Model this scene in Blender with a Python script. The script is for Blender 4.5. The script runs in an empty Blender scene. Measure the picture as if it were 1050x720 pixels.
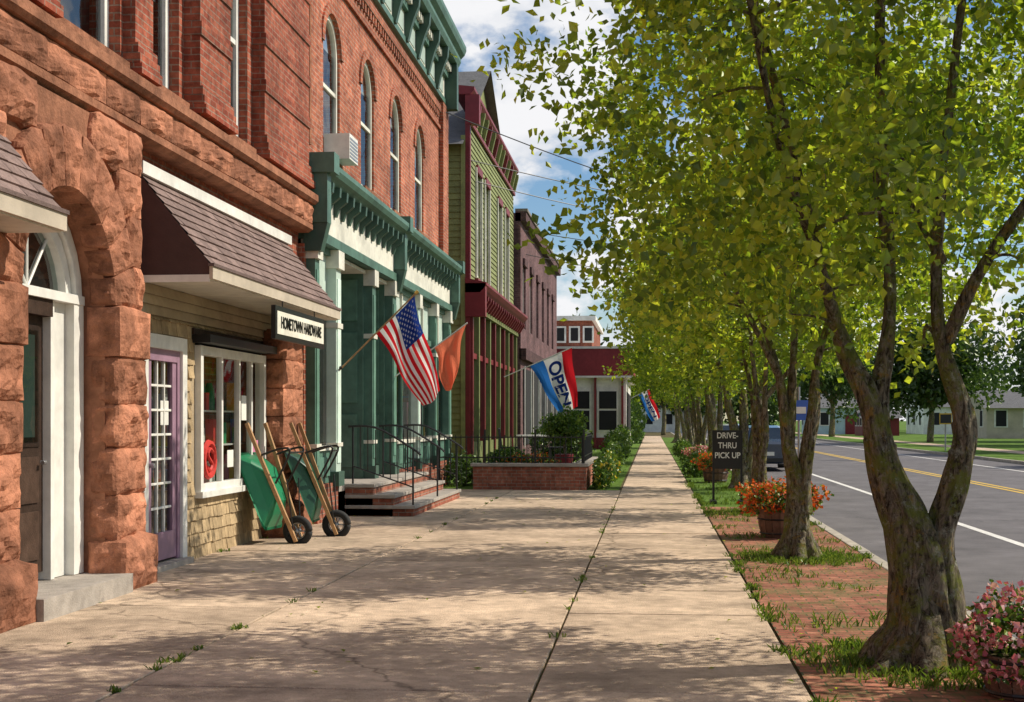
import bpy, bmesh, math, random
import numpy as np
from mathutils import Vector, noise, Matrix
random.seed(7)
rad=math.radians
sc=bpy.context.scene
col=sc.collection

# ------------------------------------------------------------------ materials
def _new(name):
    m=bpy.data.materials.new(name); m.use_nodes=True
    nt=m.node_tree; nt.nodes.clear()
    out=nt.nodes.new('ShaderNodeOutputMaterial')
    return m,nt,out
def N(nt,t,**k):
    n=nt.nodes.new(t)
    for a,b in k.items(): setattr(n,a,b)
    return n
def vary(nt,vec,scale,lo,hi,detail=6,rough=.6):
    n=N(nt,'ShaderNodeTexNoise'); n.inputs['Scale'].default_value=scale; n.inputs['Detail'].default_value=detail
    n.inputs['Roughness'].default_value=rough
    nt.links.new(vec,n.inputs['Vector'])
    r=N(nt,'ShaderNodeMapRange'); r.inputs[1].default_value=.3; r.inputs[2].default_value=.7
    r.inputs[3].default_value=lo; r.inputs[4].default_value=hi
    nt.links.new(n.outputs['Fac'],r.inputs[0])
    return r.outputs[0]
def mul(nt,a,b):
    m=N(nt,'ShaderNodeMath',operation='MULTIPLY'); nt.links.new(a,m.inputs[0])
    if isinstance(b,(int,float)): m.inputs[1].default_value=b
    else: nt.links.new(b,m.inputs[1])
    return m.outputs[0]
def M(name,c,rough=.8,var=.2,scale=5,bump=.25,bscale=45,metal=0,tone=True,stain=.15,spec=.4,coat=0,grime=0,speck=0,crack=0):
    m,nt,out=_new(name)
    p=N(nt,'ShaderNodeBsdfPrincipled')
    tc=N(nt,'ShaderNodeTexCoord'); vec=tc.outputs['Object']
    f=vary(nt,vec,scale,1-var,1+var)
    f=mul(nt,f,vary(nt,vec,scale*.17+.25,1-stain,1+stain,4))
    if speck: f=mul(nt,f,vary(nt,vec,110,1-speck,1+speck,3))
    if grime:
        n=N(nt,'ShaderNodeTexNoise'); n.inputs['Scale'].default_value=1.1; n.inputs['Detail'].default_value=9; n.inputs['Roughness'].default_value=.72
        nt.links.new(vec,n.inputs['Vector']); r=N(nt,'ShaderNodeMapRange'); r.inputs[1].default_value=.36; r.inputs[2].default_value=.5
        r.inputs[3].default_value=1-grime; r.inputs[4].default_value=1; nt.links.new(n.outputs['Fac'],r.inputs[0]); f=mul(nt,f,r.outputs[0])
    if crack:
        wn=N(nt,'ShaderNodeTexNoise'); wn.inputs['Scale'].default_value=2.5; wn.inputs['Detail'].default_value=6; nt.links.new(vec,wn.inputs['Vector'])
        ws=N(nt,'ShaderNodeVectorMath',operation='SCALE'); ws.inputs['Scale'].default_value=.6; nt.links.new(wn.outputs['Color'],ws.inputs[0])
        wa=N(nt,'ShaderNodeVectorMath',operation='ADD'); nt.links.new(vec,wa.inputs[0]); nt.links.new(ws.outputs[0],wa.inputs[1])
        vo=N(nt,'ShaderNodeTexVoronoi',feature='DISTANCE_TO_EDGE'); vo.inputs['Scale'].default_value=crack; nt.links.new(wa.outputs[0],vo.inputs['Vector'])
        r=N(nt,'ShaderNodeMapRange'); r.inputs[1].default_value=0; r.inputs[2].default_value=.004; r.inputs[3].default_value=.5; r.inputs[4].default_value=1
        nt.links.new(vo.outputs['Distance'],r.inputs[0]); f=mul(nt,f,r.outputs[0])
    if tone:
        a=N(nt,'ShaderNodeAttribute'); a.attribute_name='tone'; f=mul(nt,f,a.outputs['Fac'])
    v=N(nt,'ShaderNodeVectorMath',operation='SCALE'); v.inputs[0].default_value=c[:3]
    nt.links.new(f,v.inputs['Scale'])
    nt.links.new(v.outputs[0],p.inputs['Base Color'])
    p.inputs['Roughness'].default_value=rough; p.inputs['Metallic'].default_value=metal
    p.inputs['Specular IOR Level'].default_value=spec
    p.inputs['Coat Weight'].default_value=coat
    if bump>0:
        n=N(nt,'ShaderNodeTexNoise'); n.inputs['Scale'].default_value=bscale; n.inputs['Detail'].default_value=8
        nt.links.new(vec,n.inputs['Vector'])
        b=N(nt,'ShaderNodeBump'); b.inputs['Strength'].default_value=bump; b.inputs['Distance'].default_value=.02
        nt.links.new(n.outputs['Fac'],b.inputs['Height']); nt.links.new(b.outputs[0],p.inputs['Normal'])
    nt.links.new(p.outputs[0],out.inputs[0])
    return m
def brick(name,c1,c2,mort,w=.21,h=.072,ms=.006,flat=False,moss=None,rough=.9):
    m,nt,out=_new(name)
    p=N(nt,'ShaderNodeBsdfPrincipled'); p.inputs['Roughness'].default_value=rough
    p.inputs['Specular IOR Level'].default_value=.2
    tc=N(nt,'ShaderNodeTexCoord'); sp=N(nt,'ShaderNodeSeparateXYZ'); nt.links.new(tc.outputs['Object'],sp.inputs[0])
    cb=N(nt,'ShaderNodeCombineXYZ')
    if flat:
        nt.links.new(sp.outputs[0],cb.inputs[0]); nt.links.new(sp.outputs[1],cb.inputs[1])
    else:
        ad=N(nt,'ShaderNodeMath',operation='ADD'); nt.links.new(sp.outputs[0],ad.inputs[0]); nt.links.new(sp.outputs[1],ad.inputs[1])
        nt.links.new(ad.outputs[0],cb.inputs[0]); nt.links.new(sp.outputs[2],cb.inputs[1])
    wn=N(nt,'ShaderNodeTexNoise'); wn.inputs['Scale'].default_value=3; nt.links.new(tc.outputs['Object'],wn.inputs['Vector'])
    ws=N(nt,'ShaderNodeVectorMath',operation='SCALE'); ws.inputs['Scale'].default_value=.02; nt.links.new(wn.outputs['Color'],ws.inputs[0])
    wa=N(nt,'ShaderNodeVectorMath',operation='ADD'); nt.links.new(cb.outputs[0],wa.inputs[0]); nt.links.new(ws.outputs[0],wa.inputs[1])
    b=N(nt,'ShaderNodeTexBrick'); nt.links.new(wa.outputs[0],b.inputs['Vector'])
    b.inputs['Scale'].default_value=1; b.inputs['Brick Width'].default_value=w; b.inputs['Row Height'].default_value=h
    b.inputs['Mortar Size'].default_value=ms; b.inputs['Mortar Smooth'].default_value=.2; b.inputs['Bias'].default_value=0
    b.inputs['Color1'].default_value=(*c1,1); b.inputs['Color2'].default_value=(*c2,1); b.inputs['Mortar'].default_value=(*mort,1)
    vec=tc.outputs['Object']
    f=mul(nt,vary(nt,vec,9,.6,1.38),vary(nt,vec,.7,.6,1.35,8,.65))
    if not flat:
        st=N(nt,'ShaderNodeMapping'); st.inputs['Scale'].default_value=(1,1,.12); nt.links.new(vec,st.inputs[0]); f=mul(nt,f,vary(nt,st.outputs[0],3.2,.78,1.18,7,.7))
    a=N(nt,'ShaderNodeAttribute'); a.attribute_name='tone'; f=mul(nt,f,a.outputs['Fac'])
    v=N(nt,'ShaderNodeVectorMath',operation='SCALE'); nt.links.new(b.outputs['Color'],v.inputs[0]); nt.links.new(f,v.inputs['Scale'])
    colr=v.outputs[0]
    if moss:
        mx=N(nt,'ShaderNodeMix',data_type='RGBA')
        mf=vary(nt,vec,1.6,-.8,1.15,8,.75)
        cl=N(nt,'ShaderNodeClamp'); nt.links.new(mf,cl.inputs[0])
        nt.links.new(cl.outputs[0],mx.inputs[0]); nt.links.new(colr,mx.inputs[6]); mx.inputs[7].default_value=(*moss,1)
        colr=mx.outputs[2]
    nt.links.new(colr,p.inputs['Base Color'])
    bp=N(nt,'ShaderNodeBump'); bp.inputs['Strength'].default_value=.6; bp.inputs['Distance'].default_value=.008; bp.invert=True
    nt.links.new(b.outputs['Fac'],bp.inputs['Height'])
    n2=N(nt,'ShaderNodeTexNoise'); n2.inputs['Scale'].default_value=60; nt.links.new(vec,n2.inputs['Vector'])
    bp2=N(nt,'ShaderNodeBump'); bp2.inputs['Strength'].default_value=.4; bp2.inputs['Distance'].default_value=.012
    nt.links.new(n2.outputs['Fac'],bp2.inputs['Height']); nt.links.new(bp.outputs[0],bp2.inputs['Normal'])
    nt.links.new(bp2.outputs[0],p.inputs['Normal']); nt.links.new(p.outputs[0],out.inputs[0])
    return m
def leafmat(name,ramp,trans=.45,tmul=2.4):
    m,nt,out=_new(name)
    a=N(nt,'ShaderNodeAttribute'); a.attribute_name='tone'
    r=N(nt,'ShaderNodeValToRGB'); nt.links.new(a.outputs['Fac'],r.inputs[0])
    el=r.color_ramp.elements
    el[0].position=0; el[0].color=(*ramp[0],1); el[1].position=1; el[1].color=(*ramp[-1],1)
    for i,c in enumerate(ramp[1:-1]):
        e=el.new((i+1)/(len(ramp)-1)); e.color=(*c,1)
    d=N(nt,'ShaderNodeBsdfDiffuse'); nt.links.new(r.outputs[0],d.inputs[0])
    s=N(nt,'ShaderNodeVectorMath',operation='MULTIPLY'); nt.links.new(r.outputs[0],s.inputs[0]); s.inputs[1].default_value=(tmul,tmul,tmul*.6)
    t=N(nt,'ShaderNodeBsdfTranslucent'); nt.links.new(s.outputs[0],t.inputs[0])
    mx=N(nt,'ShaderNodeMixShader'); mx.inputs[0].default_value=trans
    nt.links.new(d.outputs[0],mx.inputs[1]); nt.links.new(t.outputs[0],mx.inputs[2])
    g=N(nt,'ShaderNodeBsdfGlossy'); g.inputs['Roughness'].default_value=.4; g.inputs[0].default_value=(.8,.9,.7,1)
    m2=N(nt,'ShaderNodeMixShader'); m2.inputs[0].default_value=.05
    nt.links.new(mx.outputs[0],m2.inputs[1]); nt.links.new(g.outputs[0],m2.inputs[2])
    nt.links.new(m2.outputs[0],out.inputs[0])
    return m
def glassmat(name,refl=.22,tint=(.75,.8,.8)):
    m,nt,out=_new(name)
    t=N(nt,'ShaderNodeBsdfTransparent'); t.inputs[0].default_value=(*tint,1)
    g=N(nt,'ShaderNodeBsdfGlossy'); g.inputs['Roughness'].default_value=.03
    tc=N(nt,'ShaderNodeTexCoord'); n=N(nt,'ShaderNodeTexNoise'); n.inputs['Scale'].default_value=1.3; nt.links.new(tc.outputs['Object'],n.inputs['Vector'])
    b=N(nt,'ShaderNodeBump'); b.inputs['Strength'].default_value=.15; b.inputs['Distance'].default_value=.05; nt.links.new(n.outputs['Fac'],b.inputs['Height'])
    nt.links.new(b.outputs[0],g.inputs['Normal'])
    lw=N(nt,'ShaderNodeLayerWeight'); lw.inputs[0].default_value=.35
    mr=N(nt,'ShaderNodeMapRange'); mr.inputs[3].default_value=refl*.6; mr.inputs[4].default_value=min(1,refl*3)
    nt.links.new(lw.outputs['Fresnel'],mr.inputs[0])
    mx=N(nt,'ShaderNodeMixShader'); nt.links.new(mr.outputs[0],mx.inputs[0]); nt.links.new(t.outputs[0],mx.inputs[1]); nt.links.new(g.outputs[0],mx.inputs[2])
    nt.links.new(mx.outputs[0],out.inputs[0])
    return m

SAND=M('sandstone',(.36,.155,.092),.9,.4,6,.9,26,stain=.4,spec=.12,speck=.2,grime=.3)
SANDC=M('sandstone_smooth',(.30,.135,.08),.9,.3,8,.6,40,stain=.35,spec=.12,grime=.35)
BRK=brick('red_brick',(.27,.062,.036),(.39,.115,.065),(.30,.19,.14),ms=.008)
BRKB=brick('orange_brick',(.33,.085,.047),(.47,.15,.08),(.38,.25,.19),ms=.009)
BRKD=brick('mauve_brick',(.13,.07,.075),(.19,.10,.10),(.17,.13,.13))
BRKP=brick('paver_brick',(.29,.10,.065),(.40,.17,.11),(.10,.10,.05),.2,.1,.007,flat=True,moss=(.11,.13,.045))
BRKS=brick('stoop_brick',(.28,.08,.05),(.36,.13,.08),(.3,.25,.2))
WHITE=M('white_paint',(.76,.75,.70),.5,.08,8,.08,60,grime=.1)
WHT=M('white_lettering',(.8,.8,.78),.6,.03,8,0,tone=False)
CREAM=M('cream_paint',(.72,.70,.60),.55,.1,6,.1,60,grime=.2)
FASC=M('awning_fascia',(.50,.43,.34),.6,.1,6,.1,60)
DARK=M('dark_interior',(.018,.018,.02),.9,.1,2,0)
PURP=M('purple_paint',(.30,.18,.25),.5,.1,8,.1,60)
DOORB=M('brown_door_wood',(.045,.027,.019),.6,.35,9,.2,60,spec=.15)
TAN=M('tan_cedar_shingle',(.42,.31,.18),.85,.2,12,.4,50,spec=.2,grime=.2)
TANB=M('tan_panel',(.40,.31,.20),.8,.12,6,.2,50)
ROOFB=M('brown_roof_shingle',(.23,.165,.15),.95,.22,30,.5,120,spec=.15,speck=.2)
ROOFG=M('grey_roof_shingle',(.13,.13,.135),.95,.2,20,.5,80,spec=.2)
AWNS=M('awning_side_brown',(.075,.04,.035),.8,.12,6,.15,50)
GREEN=M('teal_green_paint',(.08,.165,.125),.5,.18,5,.1,50,grime=.25)
GREEND=M('dark_green_paint',(.05,.10,.075),.5,.15,5,.1,50)
LIME=M('olive_green_clapboard',(.215,.24,.085),.7,.16,4,.2,50,grime=.2)
REDP=M('dark_red_paint',(.20,.022,.028),.5,.15,5,.1,50)
BLACK=M('black_metal',(.012,.012,.013),.4,.1,5,.05,50,spec=.5)
CONC=M('concrete_slab',(.56,.43,.315),.92,.22,7,.55,90,stain=.24,spec=.12,grime=.3,speck=.18,crack=.14)
CURB=M('kerb_concrete',(.42,.38,.32),.9,.18,7,.35,80,spec=.2)
STONEG=M('grey_stone',(.36,.32,.28),.85,.2,8,.3,60)
DIRT=M('soil',(.10,.085,.04),1,.4,8,.5,50,spec=.1)
GRASS=M('grass_ground',(.10,.17,.03),1,.4,3,.8,60,stain=.3,spec=.1)
ASPH=M('asphalt',(.14,.13,.135),.85,.16,3,.4,160,stain=.2,spec=.3,speck=.15,grime=.15,crack=.2)
YELL=M('yellow_road_paint',(.62,.40,.05),.7,.2,20,.2,60)
WHR=M('white_road_paint',(.68,.66,.62),.7,.2,20,.2,60)
WOOD=M('light_wood',(.42,.24,.11),.6,.2,10,.2,60)
BARREL=M('barrel_wood',(.17,.09,.06),.8,.3,12,.4,50)
TRGR=M('green_steel',(.01,.20,.085),.35,.08,4,.03,30,spec=.6)
TRBK=M('dark_green_steel',(.01,.07,.035),.35,.08,4,.03,30,spec=.6)
TYRE=M('rubber',(.02,.02,.02),.8,.1,5,.1,60)
STEEL=M('galvanised_steel',(.35,.36,.37),.4,.1,6,.05,50,metal=.8)
GLASS=glassmat('window_glass',.22)
GLASSH=glassmat('display_glass',.12,(.9,.93,.92))
GLASSD=glassmat('door_glass',.08,(.5,.6,.58))
GLASSM=glassmat('storefront_glass',.26,(.7,.75,.72))
CURT=M('curtain_cloth',(.55,.55,.52),.9,.1,4,.1,20)
TEALG=M('transom_paint',(.48,.59,.52),.5,.1,5,.1,50)
def barkmat():
    m,nt,out=_new('tree_bark')
    p=N(nt,'ShaderNodeBsdfPrincipled'); p.inputs['Roughness'].default_value=.95; p.inputs['Specular IOR Level'].default_value=.1
    tc=N(nt,'ShaderNodeTexCoord'); mp=N(nt,'ShaderNodeMapping'); mp.inputs['Scale'].default_value=(1,1,.25)
    nt.links.new(tc.outputs['Object'],mp.inputs[0])
    n0=N(nt,'ShaderNodeTexNoise'); n0.inputs['Scale'].default_value=30; n0.inputs['Detail'].default_value=10; n0.inputs['Roughness'].default_value=.75; n0.inputs['Distortion'].default_value=.8
    nt.links.new(mp.outputs[0],n0.inputs['Vector'])
    r=N(nt,'ShaderNodeValToRGB'); r.color_ramp.elements[0].color=(.035,.026,.018,1); r.color_ramp.elements[0].position=.40; r.color_ramp.elements[1].color=(.40,.33,.24,1); r.color_ramp.elements[1].position=.62
    nt.links.new(n0.outputs['Fac'],r.inputs[0])
    def layer(prev,scale,t0,t1,c):
        n=N(nt,'ShaderNodeTexNoise'); n.inputs['Scale'].default_value=scale; n.inputs['Detail'].default_value=9; n.inputs['Roughness'].default_value=.78; nt.links.new(tc.outputs['Object'],n.inputs['Vector'])
        mr=N(nt,'ShaderNodeMapRange'); mr.inputs[1].default_value=t0; mr.inputs[2].default_value=t1; nt.links.new(n.outputs['Fac'],mr.inputs[0])
        f=mul(nt,mr.outputs[0],.85)
        mx=N(nt,'ShaderNodeMix',data_type='RGBA'); nt.links.new(f,mx.inputs[0]); nt.links.new(prev,mx.inputs[6]); mx.inputs[7].default_value=(*c,1); return mx.outputs[2]
    c=layer(r.outputs[0],5,.48,.58,(.21,.23,.045)); c=layer(c,14,.55,.62,(.40,.40,.32)); c=layer(c,8,.56,.63,(.38,.24,.06)); c=layer(c,19,.56,.64,(.05,.04,.03))
    nt.links.new(c,p.inputs['Base Color'])
    b=N(nt,'ShaderNodeBump'); b.inputs['Strength'].default_value=1; b.inputs['Distance'].default_value=.07
    nt.links.new(n0.outputs['Fac'],b.inputs['Height']); nt.links.new(b.outputs[0],p.inputs['Normal'])
    nt.links.new(p.outputs[0],out.inputs[0]); return m
BARK=barkmat()
LEAF=leafmat('tree_leaves',[(.030,.06,.006),(.080,.125,.010),(.145,.185,.014),(.25,.27,.025)],.55,3.3)
LEAFD=leafmat('dark_tree_leaves',[(.015,.035,.008),(.035,.07,.014),(.075,.12,.02)],.3,2)
LEAFR=leafmat('red_tree_leaves',[(.02,.010,.010),(.05,.02,.018),(.08,.04,.02)],.3,2)
SHRUB=leafmat('shrub_leaves',[(.02,.055,.01),(.06,.12,.018),(.15,.22,.03)],.35,2.2)
ORANGE=leafmat('orange_petals',[(.5,.05,.01),(.65,.11,.015),(.75,.22,.04)],.3,1.2)
PINK=leafmat('pink_petals',[(.5,.09,.15),(.68,.22,.28),(.78,.48,.48)],.3,1.2)
YELF=leafmat('yellow_petals',[(.6,.4,.02),(.7,.55,.05),(.75,.65,.2)],.3,1.2)
GRB=leafmat('grass_blades',[(.04,.08,.012),(.10,.17,.02),(.20,.25,.05)],.4,2)

# ------------------------------------------------------------------ mesh builder
def empty(name,loc=(0,0,0)):
    e=bpy.data.objects.new(name,None); e.location=loc; e.empty_display_size=.3; col.objects.link(e); return e
class MB:
    def __init__(s): s.v=[];s.f=[];s.m=[];s.t=[];s.mats=[]
    def mi(s,mat):
        if mat not in s.mats: s.mats.append(mat)
        return s.mats.index(mat)
    def add(s,vs,fs,mat,tone=1):
        o=len(s.v); s.v+= [tuple(v) for v in vs]; i=s.mi(mat)
        for f in fs: s.f.append([a+o for a in f]); s.m.append(i); s.t.append(tone)
    def box(s,x0,x1,y0,y1,z0,z1,mat,tone=1):
        vs=[(x,y,z) for z in (z0,z1) for y in (y0,y1) for x in (x0,x1)]
        s.add(vs,[(0,2,3,1),(4,5,7,6),(0,1,5,4),(2,6,7,3),(0,4,6,2),(1,3,7,5)],mat,tone)
    def quad(s,a,b,c,d,mat,tone=1): s.add([a,b,c,d],[(0,1,2,3)],mat,tone)
    def prismY(s,poly,y0,y1,mat,tone=1):
        n=len(poly); vs=[(x,y0,z) for x,z in poly]+[(x,y1,z) for x,z in poly]
        fs=[tuple(range(n)),tuple(range(2*n-1,n-1,-1))]+[(i,(i+1)%n,n+(i+1)%n,n+i) for i in range(n)]
        s.add(vs,fs,mat,tone)
    def tube(s,pts,rads,n,mat,tone=1,rough=0):
        pts=[Vector(p) for p in pts]
        if not isinstance(rads,(list,tuple)): rads=[rads]*len(pts)
        t=(pts[1]-pts[0]).normalized()
        u=t.orthogonal().normalized(); vs=[]
        for i,p in enumerate(pts):
            a=pts[max(i-1,0)]; b=pts[min(i+1,len(pts)-1)]
            t=(b-a).normalized(); u=(u-t*u.dot(t)).normalized(); w=t.cross(u)
            for k in range(n):
                an=2*math.pi*k/n; d=u*math.cos(an)+w*math.sin(an); r=rads[i]
                if rough:
                    r*=1+rough*noise.noise(Vector((d.x*1.6+p.x*2,d.y*1.6+p.y*2,p.z*1.5+d.z)))+rough*.6*noise.noise(Vector((d.x*4+p.x*2,d.y*4,p.z*3)))
                vs.append(p+d*r)
        fs=[]
        for i in range(len(pts)-1):
            for k in range(n):
                fs.append((i*n+k,i*n+(k+1)%n,(i+1)*n+(k+1)%n,(i+1)*n+k))
        fs.append(tuple(range(n-1,-1,-1))); fs.append(tuple((len(pts)-1)*n+k for k in range(n)))
        s.add(vs,fs,mat,tone)
    def ob(s,name,parent=None,smooth=False,bevel=0,recalc=True):
        me=bpy.data.meshes.new(name); me.from_pydata(s.v,[],s.f)
        for m in s.mats: me.materials.append(m)
        me.polygons.foreach_set('material_index',s.m)
        if smooth: me.polygons.foreach_set('use_smooth',[True]*len(s.f))
        a=me.attributes.new('tone','FLOAT','FACE'); a.data.foreach_set('value',[float(x) for x in s.t])
        me.update()
        if recalc:
            bm=bmesh.new(); bm.from_mesh(me); bmesh.ops.recalc_face_normals(bm,faces=bm.faces); bm.to_mesh(me); bm.free()
        o=bpy.data.objects.new(name,me); col.objects.link(o)
        if parent: o.parent=parent
        if bevel:
            b=o.modifiers.new('bevel','BEVEL'); b.width=bevel; b.segments=2; b.limit_method='ANGLE'
        return o
def rt(a=.1): return 1+random.uniform(-a,a)

def rock(mb,x0,x1,y0,y1,z0,z1,mat,amp=.04,n=6,mapf=None,tone=None):
    c=Vector(((x0+x1)/2,(y0+y1)/2,(z0+z1)/2)); h=Vector(((x1-x0)/2,(y1-y0)/2,(z1-z0)/2))
    off=Vector((random.random()*50,0,random.random()*50)); tone=tone or rt(.3)
    for ax in range(3):
        for sg in (-1,1):
            a1,a2=(ax+1)%3,(ax+2)%3; vs=[];fs=[]
            for i in range(n+1):
                for j in range(n+1):
                    p=[0,0,0]; p[ax]=sg; p[a1]=-1+2*i/n; p[a2]=-1+2*j/n
                    w=Vector((c.x+p[0]*h.x,c.y+p[1]*h.y,c.z+p[2]*h.z))
                    fall=(1-abs(p[a1])**5)*(1-abs(p[a2])**5)
                    nz=noise.noise(w*7+off)*.9+noise.noise(w*17+off)*.5
                    w[ax]+=sg*amp*(fall*(.8+1.2*nz))
                    w+= noise.noise_vector(w*5+off)*amp*.25
                    if mapf: w=mapf(w)
                    vs.append(w)
            for i in range(n):
                for j in range(n):
                    k=i*(n+1)+j; fs.append((k,k+n+1,k+n+2,k+1))
            mb.add(vs,fs,mat,tone)

def arcpts(ya,yb,zb,n=12):
    r=(yb-ya)/2; cy=(ya+yb)/2; cz=zb-r
    return [(cy-r*math.cos(math.pi*i/n),cz+r*math.sin(math.pi*i/n)) for i in range(n+1)]
def wall_x(mb,X,y0,y1,z0,z1,ops,mat,depth=.3,back=None,revmat=None):
    revmat=revmat or mat; cur=y0
    for (ya,yb,za,zb,arch) in sorted(ops):
        mb.quad((X,cur,z0),(X,ya,z0),(X,ya,z1),(X,cur,z1),mat)
        if za>z0: mb.quad((X,ya,z0),(X,yb,z0),(X,yb,za),(X,ya,za),mat)
        zs=zb
        D=X-depth
        if arch:
            P=arcpts(ya,yb,zb); zs=P[0][1]
            for (p,q) in zip(P,P[1:]):
                mb.quad((X,p[0],p[1]),(X,q[0],q[1]),(X,q[0],z1),(X,p[0],z1),mat)
                mb.quad((X,p[0],p[1]),(X,q[0],q[1]),(D,q[0],q[1]),(D,p[0],p[1]),revmat)
        else:
            if zb<z1: mb.quad((X,ya,zb),(X,yb,zb),(X,yb,z1),(X,ya,z1),mat)
            mb.quad((X,ya,zb),(X,yb,zb),(D,yb,zb),(D,ya,zb),revmat)
        mb.quad((X,ya,za),(X,ya,zs),(D,ya,zs),(D,ya,za),revmat)
        mb.quad((X,yb,za),(X,yb,zs),(D,yb,zs),(D,yb,za),revmat)
        mb.quad((X,ya,za),(X,yb,za),(D,yb,za),(D,ya,za),revmat)
        if back: mb.quad((D,ya-.02,za-.02),(D,yb+.02,za-.02),(D,yb+.02,zb+.02),(D,ya-.02,zb+.02),back)
        cur=yb
    mb.quad((X,cur,z0),(X,y1,z0),(X,y1,z1),(X,cur,z1),mat)
def win_x(F,G,X,ya,yb,za,zb,arch=False,fm=None,fw=.07,d=.06,vm=0,hm=1,curtain=.45,gm=None):
    fm=fm or WHITE; gm=gm or GLASS
    zs=zb
    if arch:
        P=arcpts(ya,yb,zb); zs=P[0][1]; r=(yb-ya)/2; cy=(ya+yb)/2
        for (p,q) in zip(P,P[1:]):
            k=(r-fw)/r
            pi=(cy+(p[0]-cy)*k,zs+(p[1]-zs)*k); qi=(cy+(q[0]-cy)*k,zs+(q[1]-zs)*k)
            vs=[(X,*p),(X,*q),(X,*qi),(X,*pi),(X+d,*p),(X+d,*q),(X+d,*qi),(X+d,*pi)]
            F.add(vs,[(4,5,6,7),(2,3,7,6),(0,1,5,4)],fm)
        G.add([(X+.02,y,z) for y,z in P],[tuple(range(len(P)))],gm)
    F.box(X,X+d,ya,ya+fw,za,zs,fm); F.box(X,X+d,yb-fw,yb,za,zs,fm)
    F.box(X,X+d*1.1,ya+fw,yb-fw,za,za+fw,fm)
    if not arch: F.box(X,X+d,ya+fw,yb-fw,zb-fw,zb,fm)
    G.quad((X+.02,ya,za),(X+.02,yb,za),(X+.02,yb,zs),(X+.02,ya,zs),gm)
    for i in range(1,hm+1):
        z=za+(zb-za)*i/(hm+1); F.box(X+.005,X+d*.85,ya+fw,yb-fw,z-.03,z+.03,fm)
    for i in range(1,vm+1):
        y=ya+(yb-ya)*i/(vm+1); F.box(X+.003,X+d*.8,y-.025,y+.025,za+fw,zs,fm)
    if curtain>0:
        zc=zb-(zb-za)*curtain*random.uniform(.6,1.2)
        F.quad((X-.05,ya+fw,zc),(X-.05,yb-fw,zc),(X-.05,yb-fw,zs),(X-.05,ya+fw,zs),CURT)
        if arch: F.add([(X-.05,y,z) for y,z in P],[tuple(range(len(P)))],CURT)
def clapX(mb,X,y0,y1,z0,z1,mat,h=.15):
    z=z0
    while z<z1-.01:
        zt=min(z+h,z1); t=rt(.09)
        mb.quad((X+.03,y0,z),(X+.03,y1,z),(X+.004,y1,zt),(X+.004,y0,zt),mat,t)
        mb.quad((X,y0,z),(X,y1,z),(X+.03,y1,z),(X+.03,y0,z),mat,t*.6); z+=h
def clapY(mb,Y,x0,x1,z0,z1,mat,h=.15):
    z=z0
    while z<z1-.01:
        zt=min(z+h,z1); t=rt(.09)
        mb.quad((x0,Y-.03,z),(x1,Y-.03,z),(x1,Y-.004,zt),(x0,Y-.004,zt),mat,t)
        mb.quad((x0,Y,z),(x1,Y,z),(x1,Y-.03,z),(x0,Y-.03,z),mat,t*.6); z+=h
def shinglesX(mb,X,y0,y1,z0,z1,mat,h=.14,holes=()):
    z=z0
    while z<z1-.01:
        zt=min(z+h,z1); y=y0-random.random()*.1
        while y<y1:
            w=random.uniform(.09,.19); a=max(y,y0); b=min(y+w-.006,y1); y+=w
            if b<=a+.01: continue
            if any(a<hh[1] and b>hh[0] and z<hh[3]-.02 and zt>hh[2]+.02 for hh in holes): continue
            t=rt(.18); dz=random.uniform(0,.012); o=random.uniform(.018,.03)
            mb.add([(X+o,a,z-dz),(X+o,b,z-dz),(X+.004,b,zt),(X+.004,a,zt),(X,a,z-dz),(X,b,z-dz)],[(0,1,2,3),(0,1,5,4),(0,3,4),(1,2,5)],mat,t)
        z+=h
def text_obj(body,size,loc,rot,mat,parent,name,sx=1,spacing=1.0):
    cu=bpy.data.curves.new(name,'FONT'); cu.body=body; cu.size=size; cu.align_x='CENTER'; cu.align_y='CENTER'; cu.extrude=.004
    cu.space_line=spacing; cu.offset=size*.015
    cu.materials.append(mat); o=bpy.data.objects.new(name,cu); o.location=loc; o.rotation_euler=rot; o.scale=(sx,1,1)
    col.objects.link(o); o.parent=parent; return o

# ------------------------------------------------------------------ ground
g=MB(); g.quad((-3000,-3000,-.16),(3000,-3000,-.16),(3000,3000,-.16),(-3000,3000,-.16),GRASS); g.ob('ground')
g=MB(); g.quad((2.5,-80,-.12),(13.5,-80,-.12),(13.5,900,-.12),(2.5,900,-.12),ASPH)
g.ob('road')
g=MB()
g.quad((4.72,-60,-.116),(4.85,-60,-.116),(4.85,600,-.116),(4.72,600,-.116),WHR)
for x in (8.15,8.4): g.quad((x,-60,-.116),(x+.12,-60,-.116),(x+.12,600,-.116),(x,600,-.116),YELL)
g.quad((11.6,-60,-.116),(11.73,-60,-.116),(11.73,600,-.116),(11.6,600,-.116),WHR)
g.ob('road_markings')
g=MB()
y=-20
while y<200:
    g.box(2.36,2.5,y,y+2.99,-.16,.0+random.uniform(-.005,.005),CURB,rt(.1)); g.box(13.5,13.65,y,y+2.99,-.16,0,CURB,rt(.1)); y+=3
g.ob('kerb',bevel=.015)
g=MB(); g.box(-80,2.355,-60,300,-.158,-.022,DIRT); g.ob('soil_bed')
g=MB(); g.box(13.655,400,-60,600,-.158,-.01,GRASS); g.ob('lawn')
g=MB(); g.box(16.5,18,-60,300,-.05,.0,CONC); g.ob('far_pavement')
g=MB(); g.quad((-70,29.4,-.012),(-.7,29.4,-.012),(-.7,300,-.012),(-70,300,-.012),GRASS); g.ob('grass_verge')
g=MB(); g.quad((.885,-10,-.006),(2.35,-10,-.006),(2.35,24,-.006),(.885,24,-.006),BRKP)
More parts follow.
